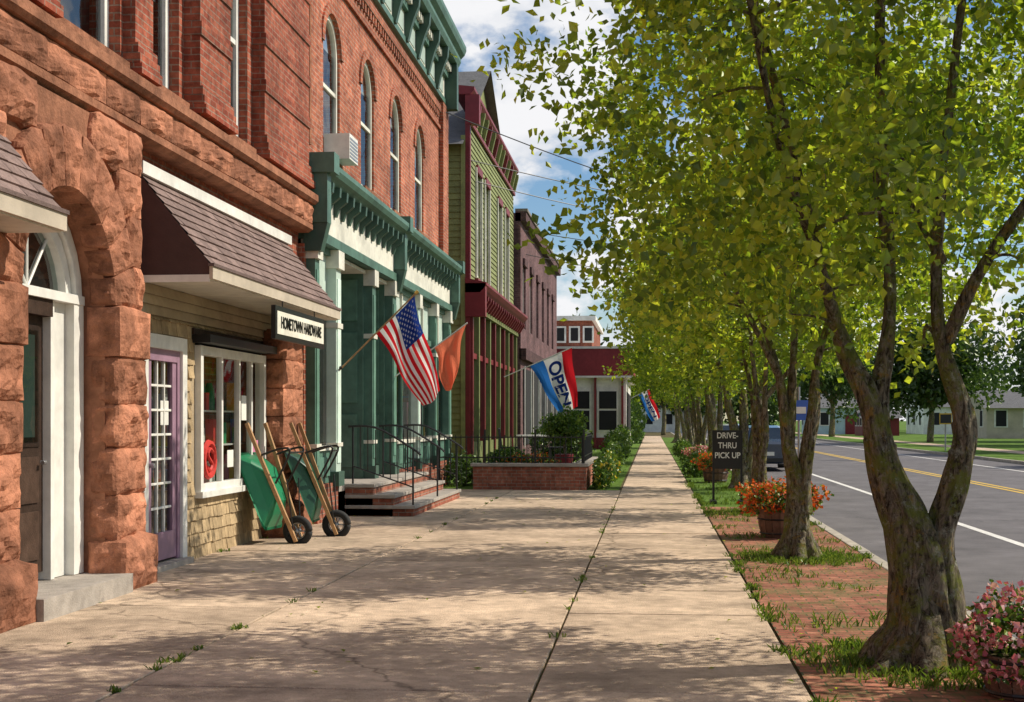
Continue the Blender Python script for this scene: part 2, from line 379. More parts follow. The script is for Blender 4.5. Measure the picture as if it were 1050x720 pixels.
g.quad((.885,24.01,-.008),(2.35,24.01,-.008),(2.35,120,-.008),(.885,120,-.008),GRASS)
g.ob('brick_paving')
g=MB()
def slab(x0,x1,y0,y1):
    t=rt(.15); e=.009; z=[random.uniform(-.005,.005) for _ in range(4)]
    a,b,c,d=(x0+e,y0+e,z[0]),(x1-e,y0+e,z[1]),(x1-e,y1-e,z[2]),(x0+e,y1-e,z[3])
    lo=[(p[0],p[1],-.03) for p in (a,b,c,d)]
    g.add([a,b,c,d]+lo,[(0,1,2,3),(0,1,5,4),(1,2,6,5),(2,3,7,6),(3,0,4,7)],CONC,t)
y=-4.6
while y<130: slab(-.65,.87,y,y+1.52); y+=1.52
for xa,xb,st,o in ((-2.95,-.65,2.3,0),(-4.97,-2.95,2.3,.9)):
    y=-4+o
    while y<29.3: slab(xa,xb,y,min(y+st,29.3)); y+=st
g.ob('pavement',bevel=.007)

# ------------------------------------------------------------------ leaves / trees
rng=np.random.default_rng(5)
def leaf_obj(name,P,L,mat,parent=None,tone=None,up=.6,droop=-.35,wid=.36,mats=None,mi=None):
    n=len(P); d=rng.normal(size=(n,3)); d[:,2]+=droop; d/=np.linalg.norm(d,axis=1)[:,None]
    nr=rng.normal(size=(n,3)); nr[:,2]+=up; w=np.cross(d,nr); w/=np.linalg.norm(w,axis=1)[:,None]+1e-9; nr=np.cross(w,d)
    Ls=(L*rng.uniform(.65,1.25,n))[:,None]
    V=np.stack([P,P+d*.45*Ls+w*wid*Ls+nr*.1*Ls,P+d*Ls,P+d*.45*Ls-w*wid*Ls+nr*.1*Ls],1).reshape(-1,3)
    b=np.arange(n)*4
    F=np.stack([b,b+1,b+2,b,b+2,b+3],1).reshape(-1,3)
    me=bpy.data.meshes.new(name); me.from_pydata(V.tolist(),[],F.tolist())
    for m in (mats or [mat]): me.materials.append(m)
    if mi is not None: me.polygons.foreach_set('material_index',np.repeat(mi,2).astype(np.int32))
    if tone is None: tone=rng.uniform(0,1,n)
    a=me.attributes.new('tone','FLOAT','FACE'); a.data.foreach_set('value',np.repeat(np.clip(tone,0,1),2).astype(np.float32))
    o=bpy.data.objects.new(name,me); col.objects.link(o)
    if parent: o.parent=parent
    return o
def smooth_path(pts,k=5):
    pts=[Vector(p) for p in pts]; out=[]
    for i in range(len(pts)-1):
        p0=pts[max(i-1,0)];p1=pts[i];p2=pts[i+1];p3=pts[min(i+2,len(pts)-1)]
        for j in range(k):
            t=j/k; out.append(.5*((2*p1)+(-p0+p2)*t+(2*p0-5*p1+4*p2-p3)*t*t+(-p0+3*p1-3*p2+p3)*t**3))
    out.append(pts[-1]); return out
def make_tree(seed,limbs,cc,cr,ncl,lpc,L,sig=.24,thr=-.12,flat=1.3):
    R=random.Random(seed); wood=MB(); nodes=[]
    for li,(pts,r0,r1) in enumerate(limbs):
        sp=smooth_path(pts,10); n=len(sp)
        rs=[r1+(r0-r1)*(1-i/(n-1))**(2.1 if r0>.12 else 1.2) for i in range(n)]
        wood.tube(sp,rs,32,BARK,rough=.42)
        for p,r in zip(sp[::2],rs[::2]):
            if p.z>1.5: nodes.append((p.x,p.y,p.z,r))
        # burls and knots
        if r0>.12:
            for _ in range(5):
                i=R.randrange(4,int(n*.55)); q=sp[i]; a=R.random()*6.28; r=rs[i]
                d=Vector((math.cos(a),math.sin(a),0))
                wood.tube([q+d*r*.4-Vector((0,0,.07)),q+d*r*.75-Vector((0,0,.02)),q+d*r*.85+Vector((0,0,.03)),q+d*r*.4+Vector((0,0,.08))],[r*.2,r*.36,r*.34,r*.15],10,BARK,rough=.3)
    for k in range(7):
        a=k*.9+R.random()*.4; r0=limbs[0][1]; q=R.uniform(1.5,2.0)
        sp=smooth_path([(math.cos(a)*r0*q,math.sin(a)*r0*q,-.06),(math.cos(a)*r0*1.05,math.sin(a)*r0*1.05,.03),(math.cos(a)*r0*.6,math.sin(a)*r0*.6,.2),(math.cos(a)*r0*.25,math.sin(a)*r0*.25,.5)],3)
        wood.tube(sp,[r0*(.15+.3*math.sin(math.pi*min(1,(i+1)/len(sp)))) for i in range(len(sp))],10,BARK,rough=.3)
    cl=[]
    off=Vector((seed*3.1,seed*1.7,0))
    while len(cl)<ncl:
        v=Vector((R.gauss(0,1),R.gauss(0,1),R.gauss(0,1))).normalized()*(R.random()**.42)
        s=1+(flat-1)*min(1,max(0,-v.z)*1.4)
        p=Vector((cc[0]+v.x*cr[0]*s,cc[1]+v.y*cr[1]*s,cc[2]+v.z*cr[2]))
        if noise.noise(p*.9+off)<thr: continue
        p+=Vector((R.uniform(-.2,.2),R.uniform(-.2,.2),R.uniform(-.3,.2)))
        cl.append(p)
    base=Vector((cc[0],cc[1],cc[2]-cr[2]*.6)); cl.sort(key=lambda p:(p-base).length)
    P=[];T=[]
    arr=np.array(nodes)
    for p in cl:
        d=np.linalg.norm(arr[:,:3]-np.array(p),axis=1)+np.maximum(arr[:,2]-p.z,0)*1.0-arr[:,3]*2
        i=int(d.argmin()); q=Vector(arr[i,:3]); ln=(p-q).length
        mid=q.lerp(p,.5)+Vector((R.uniform(-.1,.1),R.uniform(-.1,.1),R.uniform(0,.15)))*ln
        r=min(arr[i,3]*.7,.009+.011*ln)
        sp=smooth_path([q,mid,p],3)
        rs=[r*(1-.65*k/(len(sp)-1)) for k in range(len(sp))]
        wood.tube(sp,rs,5,BARK)
        arr=np.vstack([arr,[[s.x,s.y,s.z,rr] for s,rr in zip(sp[2:],rs[2:])]])
        ct=R.uniform(-.28,.3)
        m=int(lpc*R.uniform(.4,1.5))
        for _ in range(4):
            dr=Vector((R.gauss(0,1),R.gauss(0,1),R.gauss(0,.6))).normalized()*sig*1.7
            k=max(1,m//4); t=rng.uniform(0,1,k)
            X=np.array(p)+np.array(dr)*t[:,None]+rng.normal(size=(k,3))*sig*.34
            P.append(X); T.append(np.clip(rng.normal(.52+ct,.2,k),0,1))
    wo=wood.ob('trunk_and_branches',smooth=True,recalc=False)
    P=np.vstack(P);T=np.concatenate(T)
    lo=leaf_obj('foliage',P,L,LEAF,tone=T)
    return wo,lo
def place_tree(wo,lo,x,y,rot=0,s=1,first=False,name='street_tree'):
    e=empty(name,(x,y,-.01)); e.rotation_euler=(0,0,rot); e.scale=(s,s,s)
    if first: wo.parent=e; lo.parent=e
    else:
        for o in (wo,lo):
            c=bpy.data.objects.new(o.name,o.data); col.objects.link(c); c.parent=e
    return e
t1=make_tree(3,[
 ([(0,0,-.05),(0,0,.2),(-.03,0,.55),(-.13,0,.9),(-.26,0,1.28),(-.35,.02,1.65),(-.52,.08,2.05),(-.7,.15,2.8),(-.9,.3,3.7),(-1.1,.4,4.6)],.265,.022),
 ([(.09,.02,-.05),(.09,.02,.3),(.07,.02,.75),(.18,.0,1.15),(.22,0,1.5),(.08,.04,2.1),(.09,.08,2.8),(.18,.0,3.8),(.3,-.2,5.2)],.19,.022),
 ([(-.25,.0,1.22),(-.27,.06,1.6),(-.2,.12,2.3),(-.24,.2,3.2),(-.2,.4,4.6),(-.1,.3,5.6)],.065,.02),
 ([(.12,.03,2.0),(.35,-.1,2.5),(.8,-.2,3.2),(1.3,-.3,4.2)],.045,.018),
 ([(-.48,.06,1.9),(-.7,-.3,2.5),(-1.0,-.8,3.2),(-1.2,-1.2,4)],.04,.016),
 ([(.1,.06,2.5),(.0,.6,3.1),(.2,1.2,3.8)],.035,.016)],
 (.15,-.1,4.45),(2.65,2.55,2.4),620,92,.070,.25,-.15,1.3)
place_tree(*t1,1.69,8.65,first=True)
t2=make_tree(11,[
 ([(0,0,-.05),(0,0,.3),(-.02,0,.8),(-.12,0,1.3),(-.2,.05,2.0),(-.5,.2,3.0),(-.8,.3,4.2)],.19,.025),
 ([(.03,0,.5),(.07,0,1.0),(.16,0,1.6),(.2,.05,2.1),(.45,.1,3.1),(.6,.2,4.5)],.125,.025),
 ([(-.1,0,1.2),(-.05,.1,2.0),(.0,.2,3.2),(.05,.1,4.8)],.06,.022),
 ([(-.2,.05,2.0),(-.6,-.4,2.7),(-1,-.7,3.4)],.04,.018)],
 (.0,0,4.3),(2.4,2.3,2.15),380,76,.09,.26,-.14,1.2)
place_tree(*t2,1.59,15.1,first=True)
t3=make_tree(23,[
 ([(-.05,0,-.05),(-.05,0,.4),(-.1,0,.9),(-.3,0,1.7),(-.45,.05,2.4),(-.8,.2,3.6),(-1,.3,4.8)],.24,.03),
 ([(.08,0,-.05),(.1,0,.6),(.25,0,1.4),(.35,.05,2.2),(.6,.1,3.4),(.7,.2,4.9)],.17,.03),
 ([(.0,0,.8),(.0,.1,1.8),(.0,.2,3.2),(.05,.1,5)],.11,.03)],
 (.0,0,4.5),(2.6,2.5,2.3),250,55,.14,.32)
place_tree(*t3,2.0,30,first=True)
for (x,y,r,s,t) in ((1.75,22.3,2.1,.93,t2),(1.8,39,1.0,1.05,t3),(1.75,49,2.3,.95,t3),(1.8,61,4.0,1.08,t3),(1.9,75,.4,1.0,t3),(1.75,92,1.9,1.1,t3)):
    place_tree(*t,x,y,r,s)

def blob_pts(c,r,n,shell=.5,thr=-.15,freq=1.2):
    out=[]
    while len(out)<n:
        v=rng.normal(size=3); v/=np.linalg.norm(v); v*=rng.uniform(0,1)**shell*(1+.0)
        k=1+.45*noise.noise(Vector(v*2+np.array(c)))
        p=np.array(c)+v*np.array(r)*k
        if noise.noise(Vector(p*freq))<thr: continue
        out.append(p)
    return np.array(out)
def shrub(name,c,r,n,L,mat=SHRUB,petal=None,frac=.2):
    e=empty(name,(0,0,0)); P=blob_pts(c,r,n,.4,-.3,3/max(r))
    if petal:
        mi=(rng.uniform(0,1,n)<frac).astype(int); leaf_obj('foliage',P,L,None,parent=e,mats=[mat,petal],mi=mi)
    else: leaf_obj('foliage',P,L,mat,parent=e)
    return e
def bigtree(name,x,y,h,w,n,L,mat):
    e=empty(name); mb=MB()
    mb.tube(smooth_path([(x,y,-.1),(x+.1,y,h*.25),(x,y,h*.5),(x+.2,y,h*.75)],4),[.025*h*(1-.06*i) for i in range(13)],8,BARK,rough=.2)
    for k in range(5):
        a=k*1.3; mb.tube(smooth_path([(x,y,h*.28),(x+math.cos(a)*w*.3,y+math.sin(a)*w*.3,h*.45),(x+math.cos(a)*w*.6,y+math.sin(a)*w*.6,h*.65)],3),[.012*h*(1-.1*i) for i in range(7)],6,BARK)
    mb.ob('trunk',e,smooth=True,recalc=False)
    P=[];T=[]
    for k in range(int(26)):
        v=rng.normal(size=3); v/=np.linalg.norm(v); v*=rng.uniform(.35,.85)
        c=np.array([x,y,h*.58])+v*np.array([w,w,h*.42]); rr=w*rng.uniform(.24,.45)
        m=n//26; q=rng.normal(size=(m,3)); q/=np.linalg.norm(q,axis=1)[:,None]; q*=(rng.uniform(0,1,m)**.35)[:,None]
        P.append(c+q*rr*np.array([1,1,.75])); T.append(np.clip(rng.normal(rng.uniform(.25,.7),.2,m),0,1))
    leaf_obj('foliage',np.vstack(P),L,mat,parent=e,tone=np.concatenate(T))
bigtree('maple_tree',21.5,68,8.5,4.4,9000,.32,LEAFD)
bigtree('maple_tree',27,84,10.5,5.6,9000,.38,LEAFD)
bigtree('red_maple_tree',18.3,50,6.3,2.7,6000,.2,LEAFR)
bigtree('maple_tree',19,96,9.5,5,8000,.38,LEAFD)
bigtree('maple_tree',32,100,12,6,8000,.42,LEAFD)
bigtree('maple_tree',16.5,128,11,5,6000,.4,LEAFD)
bigtree('maple_tree',-2.5,118,9,3.6,6000,.3,LEAF)
bigtree('maple_tree',1.2,140,10,4.5,6000,.34,LEAFD)
P=[];T=[]
def dt(x,y,h,w,n):
    for k in range(9):
        v=rng.normal(size=3); v/=np.linalg.norm(v); v*=rng.uniform(.2,.8)
        c=np.array([x,y,h*.5])+v*np.array([w,w,h*.42]); m=n//9
        q=rng.normal(size=(m,3)); q/=np.linalg.norm(q,axis=1)[:,None]
        P.append(c+q*w*rng.uniform(.35,.6)*(rng.uniform(.3,1,m)**.4)[:,None]); T.append(np.clip(rng.normal(rng.uniform(.2,.8),.2,m),0,1))
for i in range(30): dt(15+i*4.2+rng.uniform(-2,2),rng.uniform(172,215),rng.uniform(12,17),rng.uniform(5.5,8),1000)
for i in range(14): dt(-12+i*2.2,rng.uniform(175,200),rng.uniform(7,12),rng.uniform(3.5,5),900)
for i in range(10): dt(rng.uniform(-16,-5),rng.uniform(95,170),rng.uniform(8,13),rng.uniform(3,4.5),1100)
for i in range(9): dt(rng.uniform(36,75),rng.uniform(80,130),rng.uniform(8,12),rng.uniform(4,6),1200)
leaf_obj('distant_tree_line',np.vstack(P),.7,LEAFD,tone=np.concatenate(T))

# ------------------------------------------------------------------ building A (sandstone + brick)
A=empty('sandstone_brick_building')
S=MB()
cy,cz=10.64,2.5
wall_x(S,-4.76,8.3,12.23,0,4.12,[(9.75,11.53,0,3.39,True)],SANDC,depth=.36)
S.quad((-4.76,12.23,0),(-5.0,12.23,0),(-5.0,12.23,4.12),(-4.76,12.23,4.12),SANDC)
for (ya,yb) in ((9.02,9.73),(11.55,12.22)):
    z=.44
    rock(S,-4.9,-4.56,ya-.05,yb+.05,0,.43,SAND,.05,10)
    for h in (.4,.42,.38,.42): 
        rock(S,-4.9,-4.66+random.uniform(-.02,.02),ya,yb,z+.008,z+h-.008,SAND,.05,11); z+=h
    rock(S,-4.92,-4.62,ya-.03,yb+.03,z+.005,2.49,SAND,.03,8)
for k in range(11):
    a0=-90+k*180/11+.6; a1=-90+(k+1)*180/11-.6; rm=1.15
    f=lambda w:Vector((w.x,cy+w.z*math.sin(w.y/rm),cz+w.z*math.cos(w.y/rm)))
    rock(S,-4.9,-4.66,rad(a0)*rm,rad(a1)*rm,.89,1.36,SAND,.035,9,mapf=f)
for (z0,z1) in ((2.5,2.9),(2.9,3.35),(3.35,3.75),(3.75,4.12)):
    zm=(z0+z1)/2-cz; hw=math.sqrt(max(0,1.4**2-max(0,zm-.15)**2)) if zm<1.5 else 0
    for lo,hi in ((8.3,cy-hw),(cy+hw,12.23)):
        y=lo
        while y<hi-.1:
            w=min(random.uniform(.45,.8),hi-y)
            if hi-(y+w)<.2: w=hi-y
            rock(S,-4.88,-4.70,y+.006,y+w-.006,z0+.006,z1-.006,SAND,.04,8); y+=w
rock(S,-5.0,-4.58,16.98,18.12,0,.43,SAND,.05,8)
z=.44
for h in (.37,.36,.38,.36,.37,.36): rock(S,-5.0,-4.68,17.05,18.05,z+.006,z+h-.006,SAND,.045,8); z+=h
S.ob('sandstone_masonry',A)
S=MB()
y=3
while y<18.8:
    w=random.uniform(.7,1.2); w=min(w,18.8-y)
    if w>.15:
        rock(S,-5.0,-4.74,y+.004,y+w-.004,4.26,4.52,SAND,.04,8)
    y+=w
S.prismY([(-5,4.14),(-4.80,4.14),(-4.74,4.18),(-4.74,4.25),(-5,4.25)],3,18.83,SANDC)
S.prismY([(-5,4.53),(-4.70,4.53),(-4.66,4.57),(-4.66,4.66),(-4.78,4.72),(-5,4.72)],3,18.83,SANDC)
S.ob('belt_course',A)
W=MB();F=MB();G=MB()
ops=[(7.4,9.0,4.85,7.4,False),(10.75,12.35,4.85,7.4,False),(12.95,13.95,4.85,7.4,False),(15.3,16.4,4.85,7.4,False)]
wall_x(W,-4.95,0,18.84,4.1,11.5,ops,BRK,.3,DARK)
for o in ops: win_x(F,G,-5.12,o[0],o[1],o[2],o[3],fw=.1,curtain=.5); F.box(-5.1,-4.86,o[0]-.08,o[1]+.08,4.73,4.85,SANDC)
for ya,yb,px in ((9.2,10.6,.13),(12.42,12.88,.12),(14.1,15.15,.18),(16.6,18.82,.16)):
    W.box(-4.96,-4.95+px,ya,yb,4.75,11.3,BRK,.97)
    for i,z in enumerate((4.76,4.86,4.96)): W.box(-4.955,-4.95+px+.08-.022*i,ya-.04+.01*i,yb+.04-.01*i,z,z+.095,BRK,.95)
    z=5.6
    while z<9: W.box(-4.956,-4.95+px+.02,ya-.012,yb+.012,z,z+.145,BRK,.88); z+=.58
wall_x(W,-4.96,12.2,18.85,2.86,4.12,[],BRK)
W.quad((-4.95,0,0),(-4.95,8.3,0),(-4.95,8.3,4.12),(-4.95,0,4.12),BRK)
W.box(-20,-5.5,0,18.8,0,11.4,BRK)
W.quad((-4.95,0,11.5),(-4.95,18.84,11.5),(-5.6,18.84,11.5),(-5.6,0,11.5),SANDC)
W.quad((-4.96,18.845,2.8),(-5.6,18.845,2.8),(-5.6,18.845,11.5),(-4.96,18.845,11.5),BRK)
W.ob('brick_walls',A)
DR=MB()
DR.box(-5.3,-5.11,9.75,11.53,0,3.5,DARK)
DR.box(-5.1,-5.05,9.95,10.93,.24,2.36,DOORB)
for z0,z1 in ((.35,.75),(.82,1.2)):
    for ya,yb in ((10.05,10.4),(10.48,10.83)): DR.box(-5.06,-5.035,ya,yb,z0,z1,DOORB,1.5)
DR.box(-5.06,-5.04,10.03,10.85,1.28,2.28,DOORB,.6)
DR.box(-5.041,-5.038,10.12,10.76,1.36,2.2,TEALG,.22)
G.quad((-5.032,10.07,1.32),(-5.032,10.81,1.32),(-5.032,10.81,2.24),(-5.032,10.07,2.24),GLASSD)
DR.tube([(-5.03,10.85,1.15),(-4.99,10.85,1.15),(-4.99,10.80,1.15)],.018,8,STEEL)
DR.box(-5.1,-4.98,10.93,11.0,.17,2.5,WHITE); DR.box(-5.1,-5.02,11.0,11.3,.17,2.5,WHITE,.95); DR.box(-5.1,-4.94,11.3,11.5,.17,2.5,WHITE)
DR.box(-5.1,-4.98,9.77,9.95,.17,2.5,WHITE)
DR.box(-5.1,-4.96,9.95,10.93,2.36,2.5,DOORB)
DR.box(-5.1,-4.93,9.77,11.5,2.501,2.58,WHITE)
P1=arcpts(9.77,11.5,3.36);c1=(9.77+11.5)/2
for k0,k1,xx in ((1,.86,-4.95),(.84,.72,-4.99)):
    for p,q in zip(P1,P1[1:]):
        z0=P1[0][1]
        f=lambda a,k:(c1+(a[0]-c1)*k,z0+(a[1]-z0)*k+.02)
        vs=[(xx,*f(p,k0)),(xx,*f(q,k0)),(xx,*f(q,k1)),(xx,*f(p,k1))]; vb=[(-5.1,b,c) for a,b,c in vs]
        DR.add(vs+vb,[(0,1,2,3),(2,3,7,6),(0,1,5,4)],WHITE)
G.add([(-5.06,c1+(y-c1)*.8,P1[0][1]+(z-P1[0][1])*.8+.06) for y,z in P1],[tuple(range(len(P1)))],GLASSD)
for a in (50,90,130):
    DR.tube([(-5.05,c1,2.58),(-5.05,c1+.62*math.cos(rad(a)),2.58+.62*math.sin(rad(a)))],.014,6,WHITE)
DR.box(-5.1,-4.5,9.76,11.52,-.02,.165,STONEG)
DR.ob('arched_entrance',A,bevel=.006)
H=MB()
holes=[(12.8,14.08,0,2.4),(14.4,17.02,.68,2.46)]
shinglesX(H,-4.95,12.24,17.04,.0,2.55,TAN,holes=holes)
H.quad((-4.951,12.2,0),(-4.951,12.83,0),(-4.951,12.83,2.9),(-4.951,12.2,2.9),TANB)
H.quad((-4.951,14.03,0),(-4.951,17.1,0),(-4.951,17.1,.72),(-4.951,14.03,.72),TANB)
H.quad((-4.951,14.03,.72),(-4.951,14.45,.72),(-4.951,14.45,2.9),(-4.951,14.03,2.9),TANB)
H.quad((-4.951,16.98,.72),(-4.951,18.2,.72),(-4.951,18.2,2.9),(-4.951,16.98,2.9),TANB)
H.quad((-4.951,14.4,2.36),(-4.951,17.0,2.36),(-4.951,17.0,2.9),(-4.951,14.4,2.9),TANB)
H.quad((-4.951,12.83,2.36),(-4.951,14.1,2.36),(-4.951,14.1,2.9),(-4.951,12.83,2.9),TANB)
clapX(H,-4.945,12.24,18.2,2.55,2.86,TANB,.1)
H.ob('shingle_wall',A)
H=MB()
H.box(-5.0,-4.90,12.82,12.95,0,2.36,WHITE); H.box(-5.0,-4.90,13.93,14.07,0,2.36,WHITE); H.box(-5.0,-4.89,12.95,13.93,2.22,2.36,WHITE)
H.box(-5.0,-4.93,12.95,13.03,.06,2.22,PURP); H.box(-5.0,-4.93,13.85,13.93,.06,2.22,PURP); H.box(-5.0,-4.93,13.03,13.85,2.10,2.22,PURP)
H.box(-5.0,-4.945,13.03,13.85,.08,.36,PURP); H.box(-5.0,-4.945,13.03,13.14,.36,2.10,PURP); H.box(-5.0,-4.945,13.74,13.85,.36,2.10,PURP)
for y in (13.34,13.54): H.box(-4.99,-4.955,y-.012,y+.012,.36,2.10,WHITE)
for i in range(1,7): H.box(-4.99,-4.958,13.14,13.74,.36+i*1.74/7-.012,.36+i*1.74/7+.012,WHITE)
G.quad((-4.975,13.14,.36),(-4.975,13.74,.36),(-4.975,13.74,2.1),(-4.975,13.14,2.1),GLASS)
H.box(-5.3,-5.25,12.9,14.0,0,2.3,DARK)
H.box(-5.02,-4.82,12.84,14.05,-.01,.055,STONEG)
H.box(-4.972,-4.965,13.45,13.68,1.45,1.7,WHITE)
H.tube([(-4.94,13.08,1.05),(-4.89,13.08,1.05)],.025,8,STEEL)
ya,yb,za,zb=14.45,16.98,.72,2.32
H.box(-5.0,-4.88,ya,ya+.09,za,zb,WHITE); H.box(-5.0,-4.88,yb-.09,yb,za,zb,WHITE)
H.box(-5.0,-4.85,ya-.03,yb+.03,za-.07,za,WHITE); H.box(-5.0,-4.885,ya+.09,yb-.09,zb-.1,zb,WHITE); H.box(-5.0,-4.885,ya+.09,yb-.09,za,za+.08,WHITE)
for y in (15.28,15.95,16.45): H.box(-4.97,-4.905,y-.028,y+.028,za+.08,zb-.1,WHITE)
G.quad((-4.94,ya,za),(-4.94,yb,za),(-4.94,yb,zb),(-4.94,ya,zb),GLASSH)
H.box(-4.96,-4.74,14.35,17.0,2.34,2.43,BLACK)
H.box(-4.96,-4.925,14.35,17.0,2.432,2.50,DOORB)
H.ob('shopfront_joinery',A,bevel=.004)
I=MB()
I.quad((-5.9,14.3,0),(-5.9,17.6,0),(-5.9,17.6,2.8),(-5.9,14.3,2.8),DARK); I.box(-5.9,-5.03,14.4,17.4,.6,.73,WOOD); I.quad((-5.03,17.5,0),(-5.9,17.5,0),(-5.9,17.5,2.8),(-5.03,17.5,2.8),TANB,.5)
pal=[M('goods_%d'%i,c,.6,.05,4,0) for i,c in enumerate([(.6,.04,.03),(.03,.25,.10),(.75,.75,.70),(.06,.14,.5),(.65,.42,.06),(.4,.4,.4),(.6,.2,.35)])]
for i in range(64):
    lv=i%3; z=(.73,1.21,1.62)[lv]; x=random.uniform(-5.35,-5.08) if lv==0 else random.uniform(-5.5,-5.3)
    y=random.uniform(14.6,17.2); w=random.uniform(.05,.12); h=random.uniform(.12,.36)
    if i%4==0: I.tube([(x,y,z),(x,y,z+h*.7),(x,y,z+h)],[w*.6,w*.6,w*.3],12,random.choice(pal))
    else: I.box(x,x+w,y-w,y+w*.6,z,z+h,random.choice(pal))
for z in (1.21,1.62): I.box(-5.6,-5.25,14.5,17.3,z-.02,z,WHITE)
pts=[(-4.93,14.86+.19*math.cos(t),1.06+.19*math.sin(t)) for t in [2*math.pi*k/20 for k in range(21)]]
I.tube(pts,.035,6,pal[0])
I.tube(smooth_path([(-4.92,14.96,1.14),(-4.92,14.86,1.18),(-4.92,14.79,1.11),(-4.92,14.93,1.01),(-4.92,14.86,.94),(-4.92,14.76,.98)],4),.022,6,pal[0])
I.box(-4.938,-4.934,15.55,15.78,.95,1.15,pal[2]); I.box(-4.938,-4.934,16.1,16.3,1.5,1.8,pal[2]); I.box(-4.938,-4.934,16.55,16.8,.95,1.25,pal[6])
I.ob('window_display',A)
W=MB()
wall_x(W,-5.02,12.2,18.2,-.01,2.88,[(12.95,13.93,0,2.25,False),(14.5,16.93,.74,2.3,False)],DARK,.02)
W.ob('inner_wall',A)
F.ob('window_frames',A); G.ob('window_glass',A,recalc=False)
def awning(name,Y0,Y1,parent):
    e=MB(); xa,za,xb,zb=-4.955,3.9,-4.24,3.0
    rows=9
    for i in range(rows):
        t0=i/rows;t1=(i+1)/rows
        X0=xb+(xa-xb)*t0;Z0=zb+(za-zb)*t0;X1=xb+(xa-xb)*t1;Z1=zb+(za-zb)*t1
        y=Y0-random.random()*.2
        while y<Y1:
            w=random.uniform(.2,.32);a=max(y,Y0);b=min(y+w-.006,Y1);y+=w
            if b<a+.01: continue
            o=random.uniform(.012,.018)
            e.add([(X0+o,a,Z0+o*.8),(X0+o,b,Z0+o*.8),(X1+.003,b,Z1+.003),(X1+.003,a,Z1+.003),(X0,a,Z0),(X0,b,Z0)],[(0,1,2,3),(0,1,5,4)],ROOFB,rt(.18))
    e.quad((xb,Y0,zb),(xb,Y1,zb),(xa,Y1,za),(xa,Y0,za),ROOFB,.7)
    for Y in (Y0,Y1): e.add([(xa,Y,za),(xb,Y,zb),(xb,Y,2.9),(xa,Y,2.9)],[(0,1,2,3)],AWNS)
    e.box(-4.95,-4.25,Y0,Y1,2.86,2.9,CREAM,.9)
    e.box(-4.25,-4.215,Y0-.02,Y1+.02,2.87,2.99,FASC); e.box(-4.95,-4.25,Y0-.02,Y0-.002,2.84,2.91,WHITE)
    e.box(-4.26,-4.2,Y0-.03,Y1+.03,2.99,3.02,ROOFB,.7)
    e.box(-4.965,-4.90,Y0-.05,Y1+.05,3.9,4.02,WHITE)
    e.ob(name,parent)
awning('shingled_awning',12.85,18.25,A); awning('near_shingled_awning',4.5,9.5,A)
sg=empty('hardware_store_sign'); m=MB()
m.box(-4.26,-4.21,15.02,17.32,2.42,2.80,BLACK); m.box(-4.215,-4.203,15.08,17.26,2.48,2.74,CREAM,1.1)
for y in (15.4,16.9): m.tube([(-4.235,y,2.8),(-4.235,y,2.87)],.008,6,BLACK)
m.ob('board',sg)
text_obj('HOMETOWN HARDWARE',.19,(-4.2,16.17,2.61),(rad(90),0,rad(90)),BLACK,sg,'lettering',.84)

# ------------------------------------------------------------------ building B
B=empty('italianate_brick_building')
W=MB();F=MB();G=MB()
wc=(20.85,23.55,26.2,28.9)
ops=[(c-.55,c+.55,5.5,7.8,True) for c in wc]
wall_x(W,-4.95,18.86,32.4,5.1,9.0,ops,BRKB,.35,DARK)
W.box(-20,-5.31,18.87,32.39,4.4,10.2,BRKB); W.box(-20,-6.3,18.87,32.39,0,4.4,BRKB)
W.box(-6.3,-4.86,32.1,32.4,0,4.4,BRKB)
W.box(-4.96,-4.84,18.87,19.75,5.25,8.95,BRKB,.93); W.box(-4.96,-4.84,31.6,32.4,5.25,8.95,BRKB,.93)
W.box(-4.97,-4.88,18.87,19.3,0,4.0,BRKB,.9)
W.box(-4.96,-4.90,19.75,31.6,8.3,8.38,BRKB,.85); W.box(-4.96,-4.89,19.75,31.6,8.7,8.85,BRKB,.85)
y=19.85
while y<31.5: W.box(-4.955,-4.905,y,y+.1,8.55,8.7,BRKB,.9); y+=.22
W.ob('brick_walls',B)
for c in wc:
    win_x(F,G,-5.05,c-.55,c+.55,5.5,7.8,True,fm=CREAM,fw=.08,curtain=.35)
    F.box(-5.0,-4.84,c-.68,c+.68,5.38,5.5,SANDC)
    P=arcpts(c-.55,c+.55,7.8)
    z0=P[0][1]
    for p,q in zip(P,P[1:]):
        f=lambda a,k:(c+(a[0]-c)*k,z0+(a[1]-z0)*k)
        for k0,k1,xx,mm in ((1.3,1.02,-4.915,BRKB),):
            vs=[(xx,*f(p,k0)),(xx,*f(q,k0)),(xx,*f(q,k1)),(xx,*f(p,k1))]; vb=[(-4.95,b,cc) for a,b,cc in vs]
            F.add(vs+vb,[(0,1,2,3),(2,3,7,6),(0,1,5,4)],mm,.85)
F.box(-5.0,-4.6,20.55,21.15,5.51,5.9,WHITE) 
for i in range(6): F.box(-4.6,-4.595,20.58,21.12,5.54+i*.055,5.57+i*.055,STEEL)
C=MB()
C.box(-5.0,-4.86,18.86,32.4,9.0,9.12,GREEN); C.box(-5.0,-4.89,18.86,32.38,9.12,9.62,CREAM)
C.box(-5.0,-4.80,18.86,32.42,9.62,9.74,GREEN)
y=19.2
while y<32:
    C.box(-4.9,-4.875,y+.25,y+1.05,9.2,9.54,TEALG,.8)
    C.prismY([(-4.89,9.05),(-4.82,9.05),(-4.76,9.3),(-4.70,9.5),(-4.6,9.75),(-4.58,9.98),(-4.89,9.98)],y-.08,y+.08,GREEND)
    y+=1.28
y=18.95
while y<32.3: C.box(-4.8,-4.72,y,y+.1,9.75,9.9,CREAM); y+=.22
